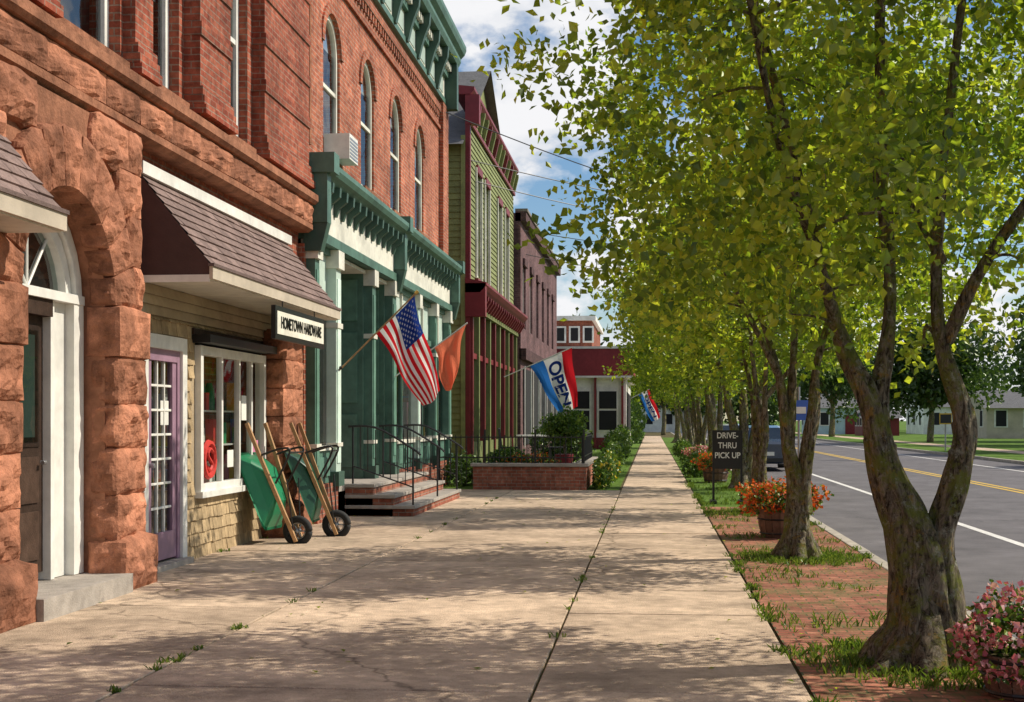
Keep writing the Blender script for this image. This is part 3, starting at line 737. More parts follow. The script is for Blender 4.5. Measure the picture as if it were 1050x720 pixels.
C.prismY([(-5.1,9.98),(-4.6,9.98),(-4.55,10.08),(-4.55,10.16),(-4.46,10.25),(-4.42,10.35),(-4.42,10.45),(-5.1,10.6)],18.8,32.5,GREEN)
C.box(-5.0,-4.6,32.15,32.42,8.9,9.975,GREEND)
C.box(-5.0,-4.6,18.83,19.08,8.9,9.975,GREEND)
C.prismY([(-5.0,4.92),(-4.62,4.92),(-4.56,4.97),(-4.5,5.0),(-4.46,5.07),(-4.46,5.14),(-5.0,5.24)],18.95,32.45,GREEN)
C.box(-5.0,-4.72,18.95,32.4,4.78,4.918,GREEND)
C.box(-5.0,-4.76,18.95,32.4,4.22,4.78,CREAM)
C.box(-5.0,-4.70,18.95,32.4,4.08,4.22,GREEN)
y=19.3
while y<32.1:
    C.prismY([(-4.76,4.56),(-4.72,4.56),(-4.68,4.68),(-4.56,4.78),(-4.55,4.919),(-4.76,4.919)],y-.05,y+.05,GREEND); y+=.46
for ya in (18.9,25.0,32.12):
    C.box(-5.0,-4.55,ya,ya+.24,4.3,5.0,GREEN); C.box(-5.0,-4.44,ya-.04,ya+.28,5.0,5.28,GREEN); C.prismY([(-4.9,3.9),(-4.65,3.9),(-4.55,4.3),(-4.9,4.3)],ya+.02,ya+.22,GREEND)
C.ob('cornices',B)
C=MB()
X0=-4.75
def column(ya,yb,mat=GREEN,x=X0):
    C.box(-4.95,x,ya,yb,.72,3.8,mat); C.box(-4.95,x+.05,ya-.03,yb+.03,.5,.72,GREEND); C.box(-4.95,x+.05,ya-.03,yb+.03,3.8,4.075,CREAM)
    C.box(-4.95,x+.015,ya+.05,yb-.05,.85,3.65,mat,1.4); C.box(-4.95,x+.03,ya-.015,yb+.015,2.9,2.98,CREAM); C.box(-4.95,x+.03,ya-.015,yb+.015,1.1,1.16,CREAM)
for a,b,mm in ((19.0,19.25,GREEN),(20.3,20.62,TEALG),(23.0,23.28,GREEN),(24.85,25.2,GREEN),(27.6,27.85,TEALG),(29.8,30.05,GREEN),(31.85,32.2,GREEN)): column(a,b,mm)
def bay(a,b,pane=2):
    C.box(-4.98,-4.84,a,b,.56,1.05,GREEN)
    n=max(1,round((b-a)/1.0))
    for k in range(n): C.box(-4.98,-4.82,a+(b-a)*k/n+.1,a+(b-a)*(k+1)/n-.1,.66,.95,GREEN,1.4)
    C.box(-4.98,-4.80,a,b,1.05,1.12,CREAM); C.box(-4.98,-4.83,a,b,3.12,3.24,GREEN); C.box(-4.98,-4.83,a,b,3.98,4.075,GREEN)
    for k in range(1,n): y=a+(b-a)*k/n; C.box(-4.96,-4.86,y-.03,y+.03,1.12,3.12,GREEN); C.box(-4.96,-4.85,y-.03,y+.03,3.24,3.98,CREAM)
    C.box(-4.96,-4.90,a,b,3.24,3.98,TEALG)
    G.quad((-4.9,a,1.12),(-4.9,b,1.12),(-4.9,b,3.12),(-4.9,a,3.12),GLASSM)
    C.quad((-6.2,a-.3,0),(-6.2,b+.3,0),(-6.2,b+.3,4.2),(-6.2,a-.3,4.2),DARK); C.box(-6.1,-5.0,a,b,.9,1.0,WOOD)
    for i in range(int((b-a)*8)):
        y=random.uniform(a+.1,b-.2); x=random.uniform(-5.6,-5.05); w=random.uniform(.08,.2)
        C.box(x,x+w,y,y+w,1.0,1.0+random.uniform(.15,1.1),random.choice(pal))
bay(19.25,20.3); bay(25.2,27.6); bay(27.85,29.8); bay(30.05,31.85)
def recess(a,b):
    for Y,s in ((a,1),(b,-1)):
        C.box(-5.8,-4.9,min(Y,Y+s*.06),max(Y,Y+s*.06),.5,4.05,GREEN)
        for z0,z1 in ((.7,1.6),(1.8,3.0),(3.2,3.9)): C.box(-5.7,-5.0,min(Y+s*.06,Y+s*.085),max(Y+s*.06,Y+s*.085),z0,z1,GREEN,1.35)
    C.box(-6.0,-5.8,a,b,.5,4.05,GREEND); C.box(-5.8,-5.74,a+.35,b-.35,.52,2.6,REDP); C.box(-5.8,-5.72,a+.5,b-.5,1.3,2.45,DARK)
    C.box(-6.0,-4.85,a+.07,b-.07,4.0,4.06,CREAM)
    C.box(-6.0,-4.78,a,b,.40,.5,STONEG)
recess(20.62,23.0); recess(23.28,24.85)
C.box(-5.0,-4.79,19.3,20.6,0,.555,BRKS); C.box(-5.0,-4.79,25.0,32.3,0,.555,BRKS)
for (ya,yb,z0,z1,mm) in ((28.3,28.75,1.3,1.75,pal[6]),(30.6,31.1,1.3,1.9,pal[4]),(25.5,25.9,1.4,1.9,pal[2]),(19.5,19.8,1.35,1.75,pal[2])): C.box(-4.897,-4.893,ya,yb,z0,z1,mm)
C.tube([(-4.83,18.93,8.9),(-4.83,18.93,5.4)],.045,8,SANDC,1.2)
C.ob('storefront',B,bevel=.004)
F.ob('window_frames',B); G.ob('window_glass',B,recalc=False)
C=MB()
for k,(x,z) in enumerate(((-4.3,.5),(-3.98,.335),(-3.66,.17))):
    C.box(-4.78,x-.03,21.03,26.17,0,z-.055,BRKS); C.box(-4.78,x,21.0,26.2,z-.055,z,STONEG)
C.ob('brick_stoop',B,bevel=.008)
C=MB()
for Y in (21.15,23.6,26.0):
    C.tube([(-3.72,Y,.17),(-3.72,Y,1.05)],.017,6,BLACK); C.tube([(-4.68,Y,.5),(-4.68,Y,1.4)],.017,6,BLACK)
    C.tube(smooth_path([(-3.6,Y,.95),(-3.72,Y,1.05),(-4.3,Y,1.38),(-4.75,Y,1.4)],4),.02,6,BLACK)
    C.tube([(-3.72,Y,.45),(-4.68,Y,.78)],.012,6,BLACK)
    for i in range(1,8):
        t=i/8; x=-3.72-.96*t; C.tube([(x,Y,.45+.33*t),(x,Y,1.05+.37*min(1,t*1.3))],.008,5,BLACK)
C.ob('iron_railings',B)

# ------------------------------------------------------------------ building C (green clapboard)
Cc=empty('green_clapboard_building')
W=MB();F=MB();G=MB()
Y0,Y1,X=36.6,48.8,-4.95
ops=[(38.2,39.3,5.6,8.5,False),(40.2,41.3,5.6,8.5,False),(43.6,44.7,5.6,8.5,False),(45.8,46.9,5.6,8.5,False)]
W.box(-16,X-.3,Y0,Y1,0,9,LIME,.8)
wall_x(W,X,Y0,Y1,4.4,10.3,ops,LIME,.2,DARK)
W2=MB()
cur=Y0
for o in ops+[(Y1,Y1,0,0,0)]:
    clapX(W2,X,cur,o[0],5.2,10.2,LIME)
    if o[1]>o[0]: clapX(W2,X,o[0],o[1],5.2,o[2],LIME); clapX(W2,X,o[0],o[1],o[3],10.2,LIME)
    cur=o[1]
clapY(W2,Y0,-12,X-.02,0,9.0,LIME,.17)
for xx in (-7.2,-9.4):
    for z in (1.4,5.8): W2.box(xx-.5,xx+.5,Y0-.07,Y0-.03,z-.1,z+1.9,REDP); W2.box(xx-.4,xx+.4,Y0-.09,Y0-.07,z,z+1.8,DARK)
W2.ob('clapboards',Cc)
for o in ops:
    win_x(F,G,-5.05,*o[:4],fm=CREAM,curtain=.5)
    F.box(-4.95,-4.88,o[0]-.12,o[0],o[2]-.1,o[3]+.12,CREAM,.8); F.box(-4.95,-4.88,o[1],o[1]+.12,o[2]-.1,o[3]+.12,CREAM,.8); F.box(-4.95,-4.86,o[0],o[1],o[3],o[3]+.2,REDP); F.box(-4.95,-4.84,o[0]-.12,o[1]+.12,o[2]-.2,o[2]-.1,REDP)
F.box(-5.0,-4.87,Y0-.06,Y0+.14,0,10.3,REDP,.9); F.box(-5.12,-5.0,Y0-.075,Y0-.035,0,9.2,LIME,1.15)
F.prismY([(-5.3,10.3),(-4.85,10.3),(-4.75,10.42),(-4.75,10.5),(-5.3,10.56)],Y0-.1,Y1+.1,REDP)
F.box(-5.0,-4.86,Y0,Y1,9.55,9.65,REDP)
y=Y0+.4
while y<Y1: F.prismY([(-4.93,9.7),(-4.86,9.7),(-4.74,10.2),(-4.74,10.299),(-4.93,10.299)],y,y+.14,REDP if int(y*2)%3==0 else LIME,.9); y+=.9
F.box(-5.0,-4.62,Y0-.08,Y0+.22,9.5,10.29,REDP)
F.add([(-16,Y0-.4,8.9),(-5.02,Y0-.4,8.9),(-5.02,(Y0+Y1)/2,12.5),(-16,(Y0+Y1)/2,12.5),(-5.02,Y1+.4,8.9),(-16,Y1+.4,8.9)],[(0,1,2,3),(2,3,5,4)],ROOFG)
F.add([(-5.31,Y0,9),(-5.31,Y1,9),(-5.31,(Y0+Y1)/2,12.3)],[(0,1,2)],LIME)
F.prismY([(-5,4.95),(-4.6,4.95),(-4.5,5.05),(-4.42,5.15),(-4.42,5.22),(-5,5.35)],Y0-.1,Y1+.1,REDP)
F.box(-5,-4.75,Y0,Y1,4.5,4.95,LIME,.8)
y=Y0
while y<Y1: F.prismY([(-4.74,4.6),(-4.68,4.6),(-4.52,4.85),(-4.52,4.95),(-4.74,4.95)],y,y+.13,REDP); y+=.6
F.box(-5,-4.45,Y0-.1,Y0+.2,4.3,5.2,REDP)
n=9
for k in range(n+1):
    y=Y0+(Y1-Y0-.2)*k/n; F.box(-5.2,-4.8,y,y+.2,0,4.5,LIME if k%2 else REDP,.8)
F.box(-5.2,-4.85,Y0+.2,Y1,0,.9,LIME,.8); F.box(-5.2,-4.86,Y0+.2,Y1,3.2,3.35,REDP)
G.quad((-4.95,Y0+.2,.9),(-4.95,Y1,.9),(-4.95,Y1,4.4),(-4.95,Y0+.2,4.4),GLASSM)
W.ob('walls',Cc); F.ob('trim_and_roof',Cc); G.ob('window_glass',Cc,recalc=False)

# ------------------------------------------------------------------ building D
Dd=empty('mauve_brick_building'); W=MB();F=MB();G=MB()
ops=[(50+i*2.9,51.1+i*2.9,4.9,7.2,False) for i in range(6)]
wall_x(W,-4.7,49.1,68,0,9,ops,BRKD,.3,DARK)
W.box(-18,-5.01,49.1,68,0,9,BRKD); W.quad((-4.7,49.1,0),(-5.01,49.1,0),(-5.01,49.1,9),(-4.7,49.1,9),BRKD)
for o in ops: win_x(F,G,-4.85,*o[:4],curtain=.4); F.box(-4.75,-4.62,o[0]-.1,o[1]+.1,o[3],o[3]+.25,BRKD,.7)
F.box(-4.9,-4.5,49.1,68,8.7,9.05,BRKD,.7); F.box(-4.9,-4.45,49.1,68,9.05,9.15,STONEG,.6)
F.box(-4.75,-4.5,49.1,68,3.7,4.1,BRKD,.6)
for i in range(5):
    F.box(-4.72,-4.66,50+i*3.6,52.8+i*3.6,.6,3.4,DARK); F.box(-4.66,-4.62,50+i*3.6,50.1+i*3.6,.5,3.5,WHITE); F.box(-4.66,-4.62,52.7+i*3.6,52.8+i*3.6,.5,3.5,WHITE)
W.ob('walls',Dd); F.ob('trim',Dd); G.ob('window_glass',Dd,recalc=False)
# ------------------------------------------------------------------ building E red/white
Ee=empty('red_canopy_store'); W=MB()
W.box(-9,-1.3,71,86,0,3.8,WHITE); W.box(-9.2,-1.0,70.6,86.3,3.8,5.2,REDP,1.15); W.box(-9.25,-.95,70.55,86.35,5.2,5.32,WHITE); W.box(-9.22,-.98,70.57,86.33,3.7,3.8,WHITE)
W.box(-9,-3.2,74,86,5.3,6.9,BRK,.8); W.box(-9.2,-3.0,73.8,86.2,6.9,7.15,WHITE)
for i in range(3): W.box(-5.2+i*.75,-4.6+i*.75,73.95,74.0,5.7,6.6,WHITE); W.box(-5.1+i*.75,-4.7+i*.75,73.93,73.98,5.8,6.5,DARK)
for i in range(3): W.box(-5.6+i*1.4,-4.5+i*1.4,70.94,70.99,.9,3.1,WHITE); W.box(-5.5+i*1.4,-4.6+i*1.4,70.91,70.94,1.0,2.0,DARK); W.box(-5.5+i*1.4,-4.6+i*1.4,70.91,70.94,2.1,3.0,DARK)
for i in range(4): W.box(-5.75+i*1.4,-5.64+i*1.4,70.75,70.99,0,3.7,REDP)
W.box(-9,-1.25,70.92,70.98,0,.6,REDP,.8)
for i in range(4): W.box(-1.3,-1.27,72+i*3.2,74.4+i*3.2,.8,3.0,DARK)
W.ob('building_body',Ee)
def house(name,x0,x1,y0,y1,h,rh,wall,roof,ax='x'):
    e=empty(name); W=MB(); W.box(x0,x1,y0,y1,-.1,h,wall)
    ym=(y0+y1)/2
    W.add([(x0-.3,y0-.4,h-.1),(x1+.3,y0-.4,h-.1),(x1+.3,ym,h+rh),(x0-.3,ym,h+rh),(x0-.3,y1+.4,h-.1),(x1+.3,y1+.4,h-.1)],[(0,1,2,3),(2,3,4,5)],roof)
    W.add([(x0,y0,h),(x0,y1,h),(x0,ym,h+rh-.1)],[(0,1,2)],wall); W.add([(x1,y0,h),(x1,y1,h),(x1,ym,h+rh-.1)],[(0,1,2)],wall)
    n=max(1,int((x1-x0)/2.2))
    for k in range(n):
        x=x0+(k+.5)*(x1-x0)/n
        if k==n//2: W.box(x-.5,x+.5,y0-.05,y0,0,2.1,REDP); continue
        W.box(x-.55,x+.55,y0-.04,y0,.9,2.4,WHITE); W.box(x-.42,x+.42,y0-.06,y0-.03,1,2.3,DARK)
    for k in range(3):
        y=y0+(k+.5)*(y1-y0)/3
        W.box(x0-.04,x0,y-.55,y+.55,.9,2.4,WHITE); W.box(x0-.06,x0-.03,y-.42,y+.42,1,2.3,DARK)
    W.ob('house_body',e)
BLUEW=M('pale_blue_siding',(.42,.56,.6),.7,.06,5,.1,30); BEIGE=M('beige_siding',(.55,.48,.37),.7,.06,5,.1,30)
house('pale_blue_house',17,25,148,158,2.9,1.5,BLUEW,ROOFG)
house('white_house',29,39,150,160,3.0,1.8,WHITE,ROOFG)
house('beige_house',27.5,46,116,126,2.6,1.3,BEIGE,ROOFG)
house('red_shed',20.5,24,136,141,1.8,.8,REDP,ROOFG)
house('white_house',-1.5,8.5,176,186,3.2,2.2,WHITE,ROOFG)

# ------------------------------------------------------------------ flags
def flag_obj(H0,H1,F0,F1,wav,Y):
    def P(u,v,off=0):
        h=Vector(H0).lerp(Vector(H1),v); f=Vector(F0).lerp(Vector(F1),v)
        p=h.lerp(f,u)
        w=wav*min(1,u*3+.1)*(math.sin(v*9+u*3)+.5*math.sin(v*17-u*5+1))
        p.y+=w+off; p.z-=.05*math.sin(math.pi*v)*u
        p.x+=.03*math.sin(u*7+v*3)
        return p
    return P
def cloth(name,c,tr=.35):
    m,nt,out=_new(name)
    d=N(nt,'ShaderNodeBsdfDiffuse'); d.inputs[0].default_value=(*c,1); t=N(nt,'ShaderNodeBsdfTranslucent'); t.inputs[0].default_value=(*c,1)
    mx=N(nt,'ShaderNodeMixShader'); mx.inputs[0].default_value=tr
    nt.links.new(d.outputs[0],mx.inputs[1]); nt.links.new(t.outputs[0],mx.inputs[2]); nt.links.new(mx.outputs[0],out.inputs[0]); return m
CR=cloth('flag_red',(.60,.02,.03),.45); CW=cloth('flag_white',(.85,.85,.83),.45); CB=cloth('flag_blue',(.02,.05,.26),.4); CO=cloth('flag_orange',(.85,.22,.12),.5); CLB=cloth('flag_light_blue',(.03,.16,.5),.45)
fl=empty('american_flag'); m=MB()
P=flag_obj((-4.17,20.45,2.82),(-3.58,20.45,3.40),(-3.46,20.4,1.72),(-3.16,20.4,1.95),.06,20.4)
nu=30
for s in range(13):
    for sub in range(2):
        v0=(s+sub*.5)/13; v1=(s+sub*.5+.5)/13
        for i in range(nu):
            u0=i/nu;u1=(i+1)/nu
            mm=CB if (s>=6 and u1<=.4+.001) else (CR if s%2==0 else CW)
            m.add([P(u0,v0),P(u1,v0),P(u1,v1),P(u0,v1)],[(0,1,2,3)],mm)
for r in range(9):
    for c in range(6 if r%2==0 else 5):
        v=6/13+(r+.8)/9.8*7/13*.97; u=.4*((c+.6)/6.2 if r%2==0 else (c+1.1)/6.2)
        for off in (-.006,.006):
            vs=[]
            for k in range(10):
                a=math.pi*k/5; q=1 if k%2==0 else .42
                vs.append(P(u+.018*q*math.cos(a),v+.026*q*math.sin(a),off))
            m.add(vs,[tuple(range(10))],CW)
m.ob('flag_cloth',fl,smooth=False,recalc=False)
m=MB(); m.tube([(-4.78,20.45,2.22),(-3.55,20.45,3.43)],.013,8,WOOD); m.tube([(-3.56,20.45,3.42),(-3.52,20.45,3.46)],.028,8,M('brass',(.6,.42,.12),.35,.05,4,0,metal=.8)); m.tube([(-4.8,20.45,2.25),(-4.70,20.45,2.31)],.026,8,BLACK)
m.ob('flag_pole',fl)
fl=empty('orange_flag'); m=MB()
P=flag_obj((-4.0,25.0,2.85),(-3.4,25.0,3.28),(-3.8,24.9,2.05),(-3.62,24.9,2.15),.05,25)
for i in range(14):
    for j in range(14): m.add([P(i/14,j/14),P((i+1)/14,j/14),P((i+1)/14,(j+1)/14),P(i/14,(j+1)/14)],[(0,1,2,3)],CO)
m.ob('flag_cloth',fl,recalc=False); m=MB(); m.tube([(-4.75,25.0,2.3),(-3.38,25.0,3.3)],.013,8,WHITE); m.ob('flag_pole',fl)
def open_flag(A0,tip,Fa,Fb,nm='open_flag'):
    fl=empty(nm); m=MB(); A0=Vector(A0);tip=Vector(tip)
    H0=A0.lerp(tip,.38); Pf=flag_obj(H0,tip,Fa,Fb,.05,0)
    cols=[CLB,CW,CR]; bd=[0,.3,.74,1]
    for k in range(3):
        for j in range(4):
            v0=bd[k]+(bd[k+1]-bd[k])*j/4; v1=bd[k]+(bd[k+1]-bd[k])*(j+1)/4
            for i in range(16): m.add([Pf(i/16,v0),Pf((i+1)/16,v0),Pf((i+1)/16,v1),Pf(i/16,v1)],[(0,1,2,3)],cols[k])
    cu=bpy.data.curves.new('t','FONT'); cu.body='OPEN'; cu.size=1; cu.align_x='CENTER'; cu.align_y='CENTER'; cu.offset=.03
    to=bpy.data.objects.new('t',cu); col.objects.link(to); bpy.context.view_layer.update()
    me=to.to_mesh(); vs=[v.co.copy() for v in me.vertices]; fs=[tuple(p.vertices) for p in me.polygons]
    xs=[v.x for v in vs]; ys=[v.y for v in vs]; x0,x1,y0,y1=min(xs),max(xs),min(ys),max(ys)
    for off in (-.012,):
        m.add([Pf(.1+.8*(v.x-x0)/(x1-x0),.34+.36*(v.y-y0)/(y1-y0),off) for v in vs],fs,CB)
    to.to_mesh_clear(); bpy.data.objects.remove(to)
    m.ob('flag_cloth',fl,recalc=False); m=MB(); m.tube([A0,tip],.016,8,WHITE); m.ob('flag_pole',fl)
open_flag((-4.75,44.0,2.9),(-2.55,44,3.85),(-3.0,44,1.75),(-2.35,44,1.95))
open_flag((-1.0,68.3,2.6),(-.1,68.2,3.05),(.0,68.2,1.45),(.45,68.2,1.65))

# ------------------------------------------------------------------ wheelbarrows
def wheelbarrow(x,y,traymat,tilt=0,deep=1.0):
    e=empty('wheelbarrow',(x,y,0)); e.rotation_euler=(0,0,rad(tilt)); m=MB()
    O=Vector((.62,0,.14)); a=Vector((-.36,0,.93)).normalized(); b=Vector((0,1,0)); n=Vector((-.93,0,-.36)).normalized()
    Q=lambda s,t,u:O+a*s+b*t+n*u
    for sd in (-1,1):
        p=[Q(-.12,sd*.10,0),Q(.4,sd*.17,0),Q(1.02,sd*.26,0),Q(1.42,sd*.29,0)]
        for p0,p1 in zip(p,p[1:]):
            w=.022
            vs=[p0+b*w+n*w,p0-b*w+n*w,p0-b*w-n*w,p0+b*w-n*w,p1+b*w+n*w,p1-b*w+n*w,p1-b*w-n*w,p1+b*w-n*w]
            m.add(vs,[(0,1,2,3),(4,5,6,7),(0,1,5,4),(1,2,6,5),(2,3,7,6),(3,0,4,7)],WOOD)
        m.tube(smooth_path([Q(1.0,sd*.25,-.02),Q(.98,sd*.25,-.3),Q(.9,sd*.23,-.36),Q(.62,sd*.21,-.05)],4),.014,8,BLACK)
        m.tube([Q(.02,sd*.12,-.02),Q(.62,sd*.2,-.2)],.010,6,BLACK)
    m.tube([Q(.9,-.23,-.36),Q(.9,.23,-.36)],.012,6,BLACK); m.tube([Q(.0,-.13,-.01),Q(.0,.13,-.01)],.012,6,STEEL)
    m.ob('frame_and_handles',e,bevel=.002)
    t=MB()
    def ring(s0,w0,s1,w1,u,r=.07):
        pts=[]
        for (s,t_,sx,sy) in ((s0,-w0,1,1),(s1,-w1,-1,1),(s1,w1,-1,-1),(s0,w0,1,-1)):
            for k in range(5):
                an=k/4*math.pi/2
                if (sx,sy) in ((1,1),(-1,-1)): ds,dt_=r*(1-math.cos(an)),r*(1-math.sin(an))
                else: ds,dt_=r*(1-math.sin(an)),r*(1-math.cos(an))
                pts.append(Q(s+sx*ds,t_+sy*dt_,u*deep))
        return pts
    R0=ring(.42,.19,.86,.21,.03,.06); R1=ring(.28,.25,1.0,.28,.13,.08); R2=ring(.16,.3,1.1,.34,.24,.09); R3=ring(.13,.33,1.13,.37,.25,.1); R4=ring(.19,.27,1.07,.31,.23,.08)
    n_=len(R0)
    for A_,B_ in ((R0,R1),(R1,R2),(R2,R3),(R3,R4)):
        t.add(A_+B_,[(i,(i+1)%n_,n_+(i+1)%n_,n_+i) for i in range(n_)],traymat)
    t.add(R0,[tuple(range(n_))],traymat)
    t.ob('tray',e,smooth=False)
    w=MB(); wc_=Q(.0,0,-.03)
    pts=[wc_+Vector((math.cos(k*math.pi/12),0,math.sin(k*math.pi/12)))*.145 for k in range(25)]
    w.tube(pts,.045,10,TYRE)
    pts=[wc_+Vector((math.cos(k*math.pi/12),0,math.sin(k*math.pi/12)))*.10 for k in range(25)]
    w.tube(pts,.014,6,STEEL); w.tube([wc_-b*.06,wc_+b*.06],.028,10,STEEL)
    for k in range(6): w.tube([wc_,wc_+Vector((math.cos(k*math.pi/3),0,math.sin(k*math.pi/3)))*.1],.01,6,STEEL)
    w.ob('wheel',e,smooth=True)
wheelbarrow(-4.93,16.35,TRGR,-6); wheelbarrow(-4.70,17.3,TRBK,4,.8)

# ------------------------------------------------------------------ planters, sign, etc.
def flowers(name_parent,c,r,n,petal,L=.05):
    P=blob_pts(c,r,n,.25,-.4,4); P=P[P[:,2]>c[2]-r[2]*.75]
    out=np.linalg.norm((P-np.array(c))/np.array(r),axis=1)
    mi=((out>.72)&(rng.uniform(0,1,len(P))<.66)).astype(int)
    leaf_obj('flowers_and_leaves',P,L,None,parent=name_parent,mats=[SHRUB,petal],mi=mi,up=1.2,wid=.45)
def barrel(name,x,y,h,r,petal,fr,fh,n,L):
    e=empty(name); m=MB(); ns=18
    for k in range(ns):
        a0=2*math.pi*k/ns+.012;a1=2*math.pi*(k+1)/ns-.012
        prof=[(0,.84),(.35,.97),(.7,1.0),(1,.97)]; vs=[];fs=[]
        for z,q in prof:
            for a in (a0,a1): vs.append((x+r*q*math.cos(a),y+r*q*math.sin(a),z*h))
        for i in range(3): fs.append((2*i,2*i+1,2*i+3,2*i+2))
        for a in (a0,a1): vs.append((x+(r-.03)*.97*math.cos(a),y+(r-.03)*.97*math.sin(a),h))
        fs.append((6,7,9,8)); m.add(vs,fs,BARREL,rt(.25))
    for z,q in ((.12,.90),(.55,1.0),(.9,.99)):
        m.tube([(x+r*q*1.01*math.cos(2*math.pi*k/24),y+r*q*1.01*math.sin(2*math.pi*k/24),z*h) for k in range(25)],.011,5,BLACK)
    m.add([(x+r*.93*math.cos(2*math.pi*k/20),y+r*.93*math.sin(2*math.pi*k/20),h*.9) for k in range(20)],[tuple(range(20))],DIRT)
    m.ob('half_barrel',e); flowers(e,(x,y,h+fh*.3),(fr,fr,fh),n,petal,L); return e
barrel('flower_barrel_planter',1.68,17.9,.42,.31,ORANGE,.52,.24,2600,.055)
barrel('pink_flower_planter',2.02,7.7,.22,.22,PINK,.36,.27,3600,.04)
barrel('flower_barrel_planter',1.55,33.5,.42,.31,ORANGE,.5,.24,1500,.07)
barrel('flower_barrel_planter',1.5,42,.42,.31,PINK,.5,.24,1200,.07)
sg=empty('drive_thru_sign'); m=MB()
m.box(1.12,1.62,25.0,25.04,.62,1.28,BLACK); m.box(1.10,1.14,24.99,25.05,0,1.32,BLACK,.8); m.box(1.60,1.64,24.99,25.05,0,1.32,BLACK,.8); m.box(1.14,1.60,24.995,25.045,1.28,1.32,BLACK)
m.box(1.06,1.17,24.75,25.3,0,.05,BLACK); m.box(1.57,1.68,24.75,25.3,0,.05,BLACK); m.ob('frame',sg)
text_obj('DRIVE-\nTHRU\nPICK UP',.15,(1.37,24.985,1.04),(rad(90),0,0),WHT,sg,'lettering',.85,1.2)
pl=empty('brick_planter'); m=MB()
m.box(-3.85,-1.4,29.35,29.6,-.02,.5,BRKS); m.box(-1.65,-1.4,29.6,35,-.02,.5,BRKS); m.box(-3.85,-3.6,29.6,35,-.02,.5,BRKS)
m.box(-3.9,-1.35,29.3,29.63,.5,.57,STONEG); m.box(-1.68,-1.35,29.63,35,.5,.57,STONEG); m.box(-3.6,-1.65,29.6,35,.3,.42,STONEG,.8); m.ob('walls',pl,bevel=.01)
fe=empty('iron_fence'); m=MB()
for k in range(27):
    x=-4.6+k*.12; m.tube([(x,29.45,.57 if x>-3.85 else .1),(x,29.45,1.18)],.009,5,BLACK)
for z in (.68,1.12): m.box(-4.6,-1.45,29.435,29.465,z,z+.025,BLACK)
for x in (-4.6,-3.6,-2.5,-1.45): m.box(x-.02,x+.02,29.43,29.47,0 if x<-4 else .57,1.3,BLACK)
for k in range(40):
    y=29.6+k*.13; m.tube([(-1.5,y,.57),(-1.5,y,1.18)],.008,5,BLACK)
m.box(-1.515,-1.485,29.5,34.9,1.12,1.145,BLACK); m.box(-1.515,-1.485,29.5,34.9,.68,.705,BLACK); m.ob('fence_bars',fe)
tb=empty('patio_table'); m=MB(); tx,ty=-2.75,32.2
m.tube([(tx,ty,1.12),(tx,ty,1.15)],.45,24,WHITE); m.tube([(tx,ty,.42),(tx,ty,1.12)],.03,8,BLACK)
for k in range(4): a=k*math.pi/2+.4; m.tube([(tx,ty,.6),(tx+.33*math.cos(a),ty+.33*math.sin(a),.42)],.018,6,BLACK)
m.ob('table_top_and_legs',tb)
for cx,fc in ((-3.35,1),(-2.2,-1)):
    ch=empty('patio_chair'); m=MB()
    m.box(cx-.2,cx+.2,ty-.2,ty+.2,.84,.87,BLACK)
    for sx in (-.18,.18):
        for sy in (-.18,.18): m.tube([(cx+sx,ty+sy,.42),(cx+sx,ty+sy,.84)],.014,6,BLACK)
    bx=cx-.19*fc
    for i in range(6): m.tube([(bx,ty-.18+.072*i,.86),(bx-.06*fc,ty-.18+.072*i,1.3)],.010,5,BLACK)
    m.tube([(bx-.06*fc,ty-.2,1.3),(bx-.06*fc,ty+.2,1.3)],.014,6,BLACK); m.ob('seat_and_back',ch)
shrub('round_shrub',(-1.95,30.6,1.35),(.5,.45,.38),2400,.085)
m=MB(); m.tube([(-1.95,30.6,.3),(-1.93,30.6,.8),(-1.95,30.6,1.2)],.03,7,BARK); m.tube([(-1.95,30.6,.42),(-1.95,30.6,.74)],[.17,.22],14,REDP); m.ob('shrub_pot',pl)
shrub('planter_bush',(-3.2,30.2,.62),(.5,.35,.28),1500,.08)
shrub('planter_flowers',(-2.6,29.85,.6),(.55,.2,.2),1300,.06,petal=ORANGE,frac=.3)
shrub('planter_bush',(-2.3,34.3,.9),(.8,.5,.45),1800,.1,LEAFD)
shrub('planter_bush',(-4.35,31.5,.35),(.4,1.2,.4),1600,.09,LEAFD)
shrub('roadside_flowers',(-1.1,30.6,.28),(.2,1.2,.42),3000,.08,petal=YELF,frac=.12)
shrub('roadside_flowers',(-1.05,34.5,.3),(.22,2.0,.42),3000,.09,petal=YELF,frac=.12)
shrub('garden_shrub',(-1.15,41,.35),(.3,1.6,.45),2500,.1)
shrub('garden_shrub',(-1.3,48,.5),(.4,1.4,.6),2500,.12)
shrub('garden_shrub',(-1.3,56,.5),(.4,2.0,.6),2500,.12,LEAFD)
shrub('garden_shrub',(-1.3,64,.5),(.4,2.0,.7),2500,.13)
shrub('garden_shrub',(-1.3,92,1.3),(1,4,1.8),4000,.16)
for (x,y) in ((1.2,36.5),(1.4,44.5),(1.3,52),(1.3,60)): shrub('verge_shrub',(x,y,.3),(.35,.6,.38),1200,.09)

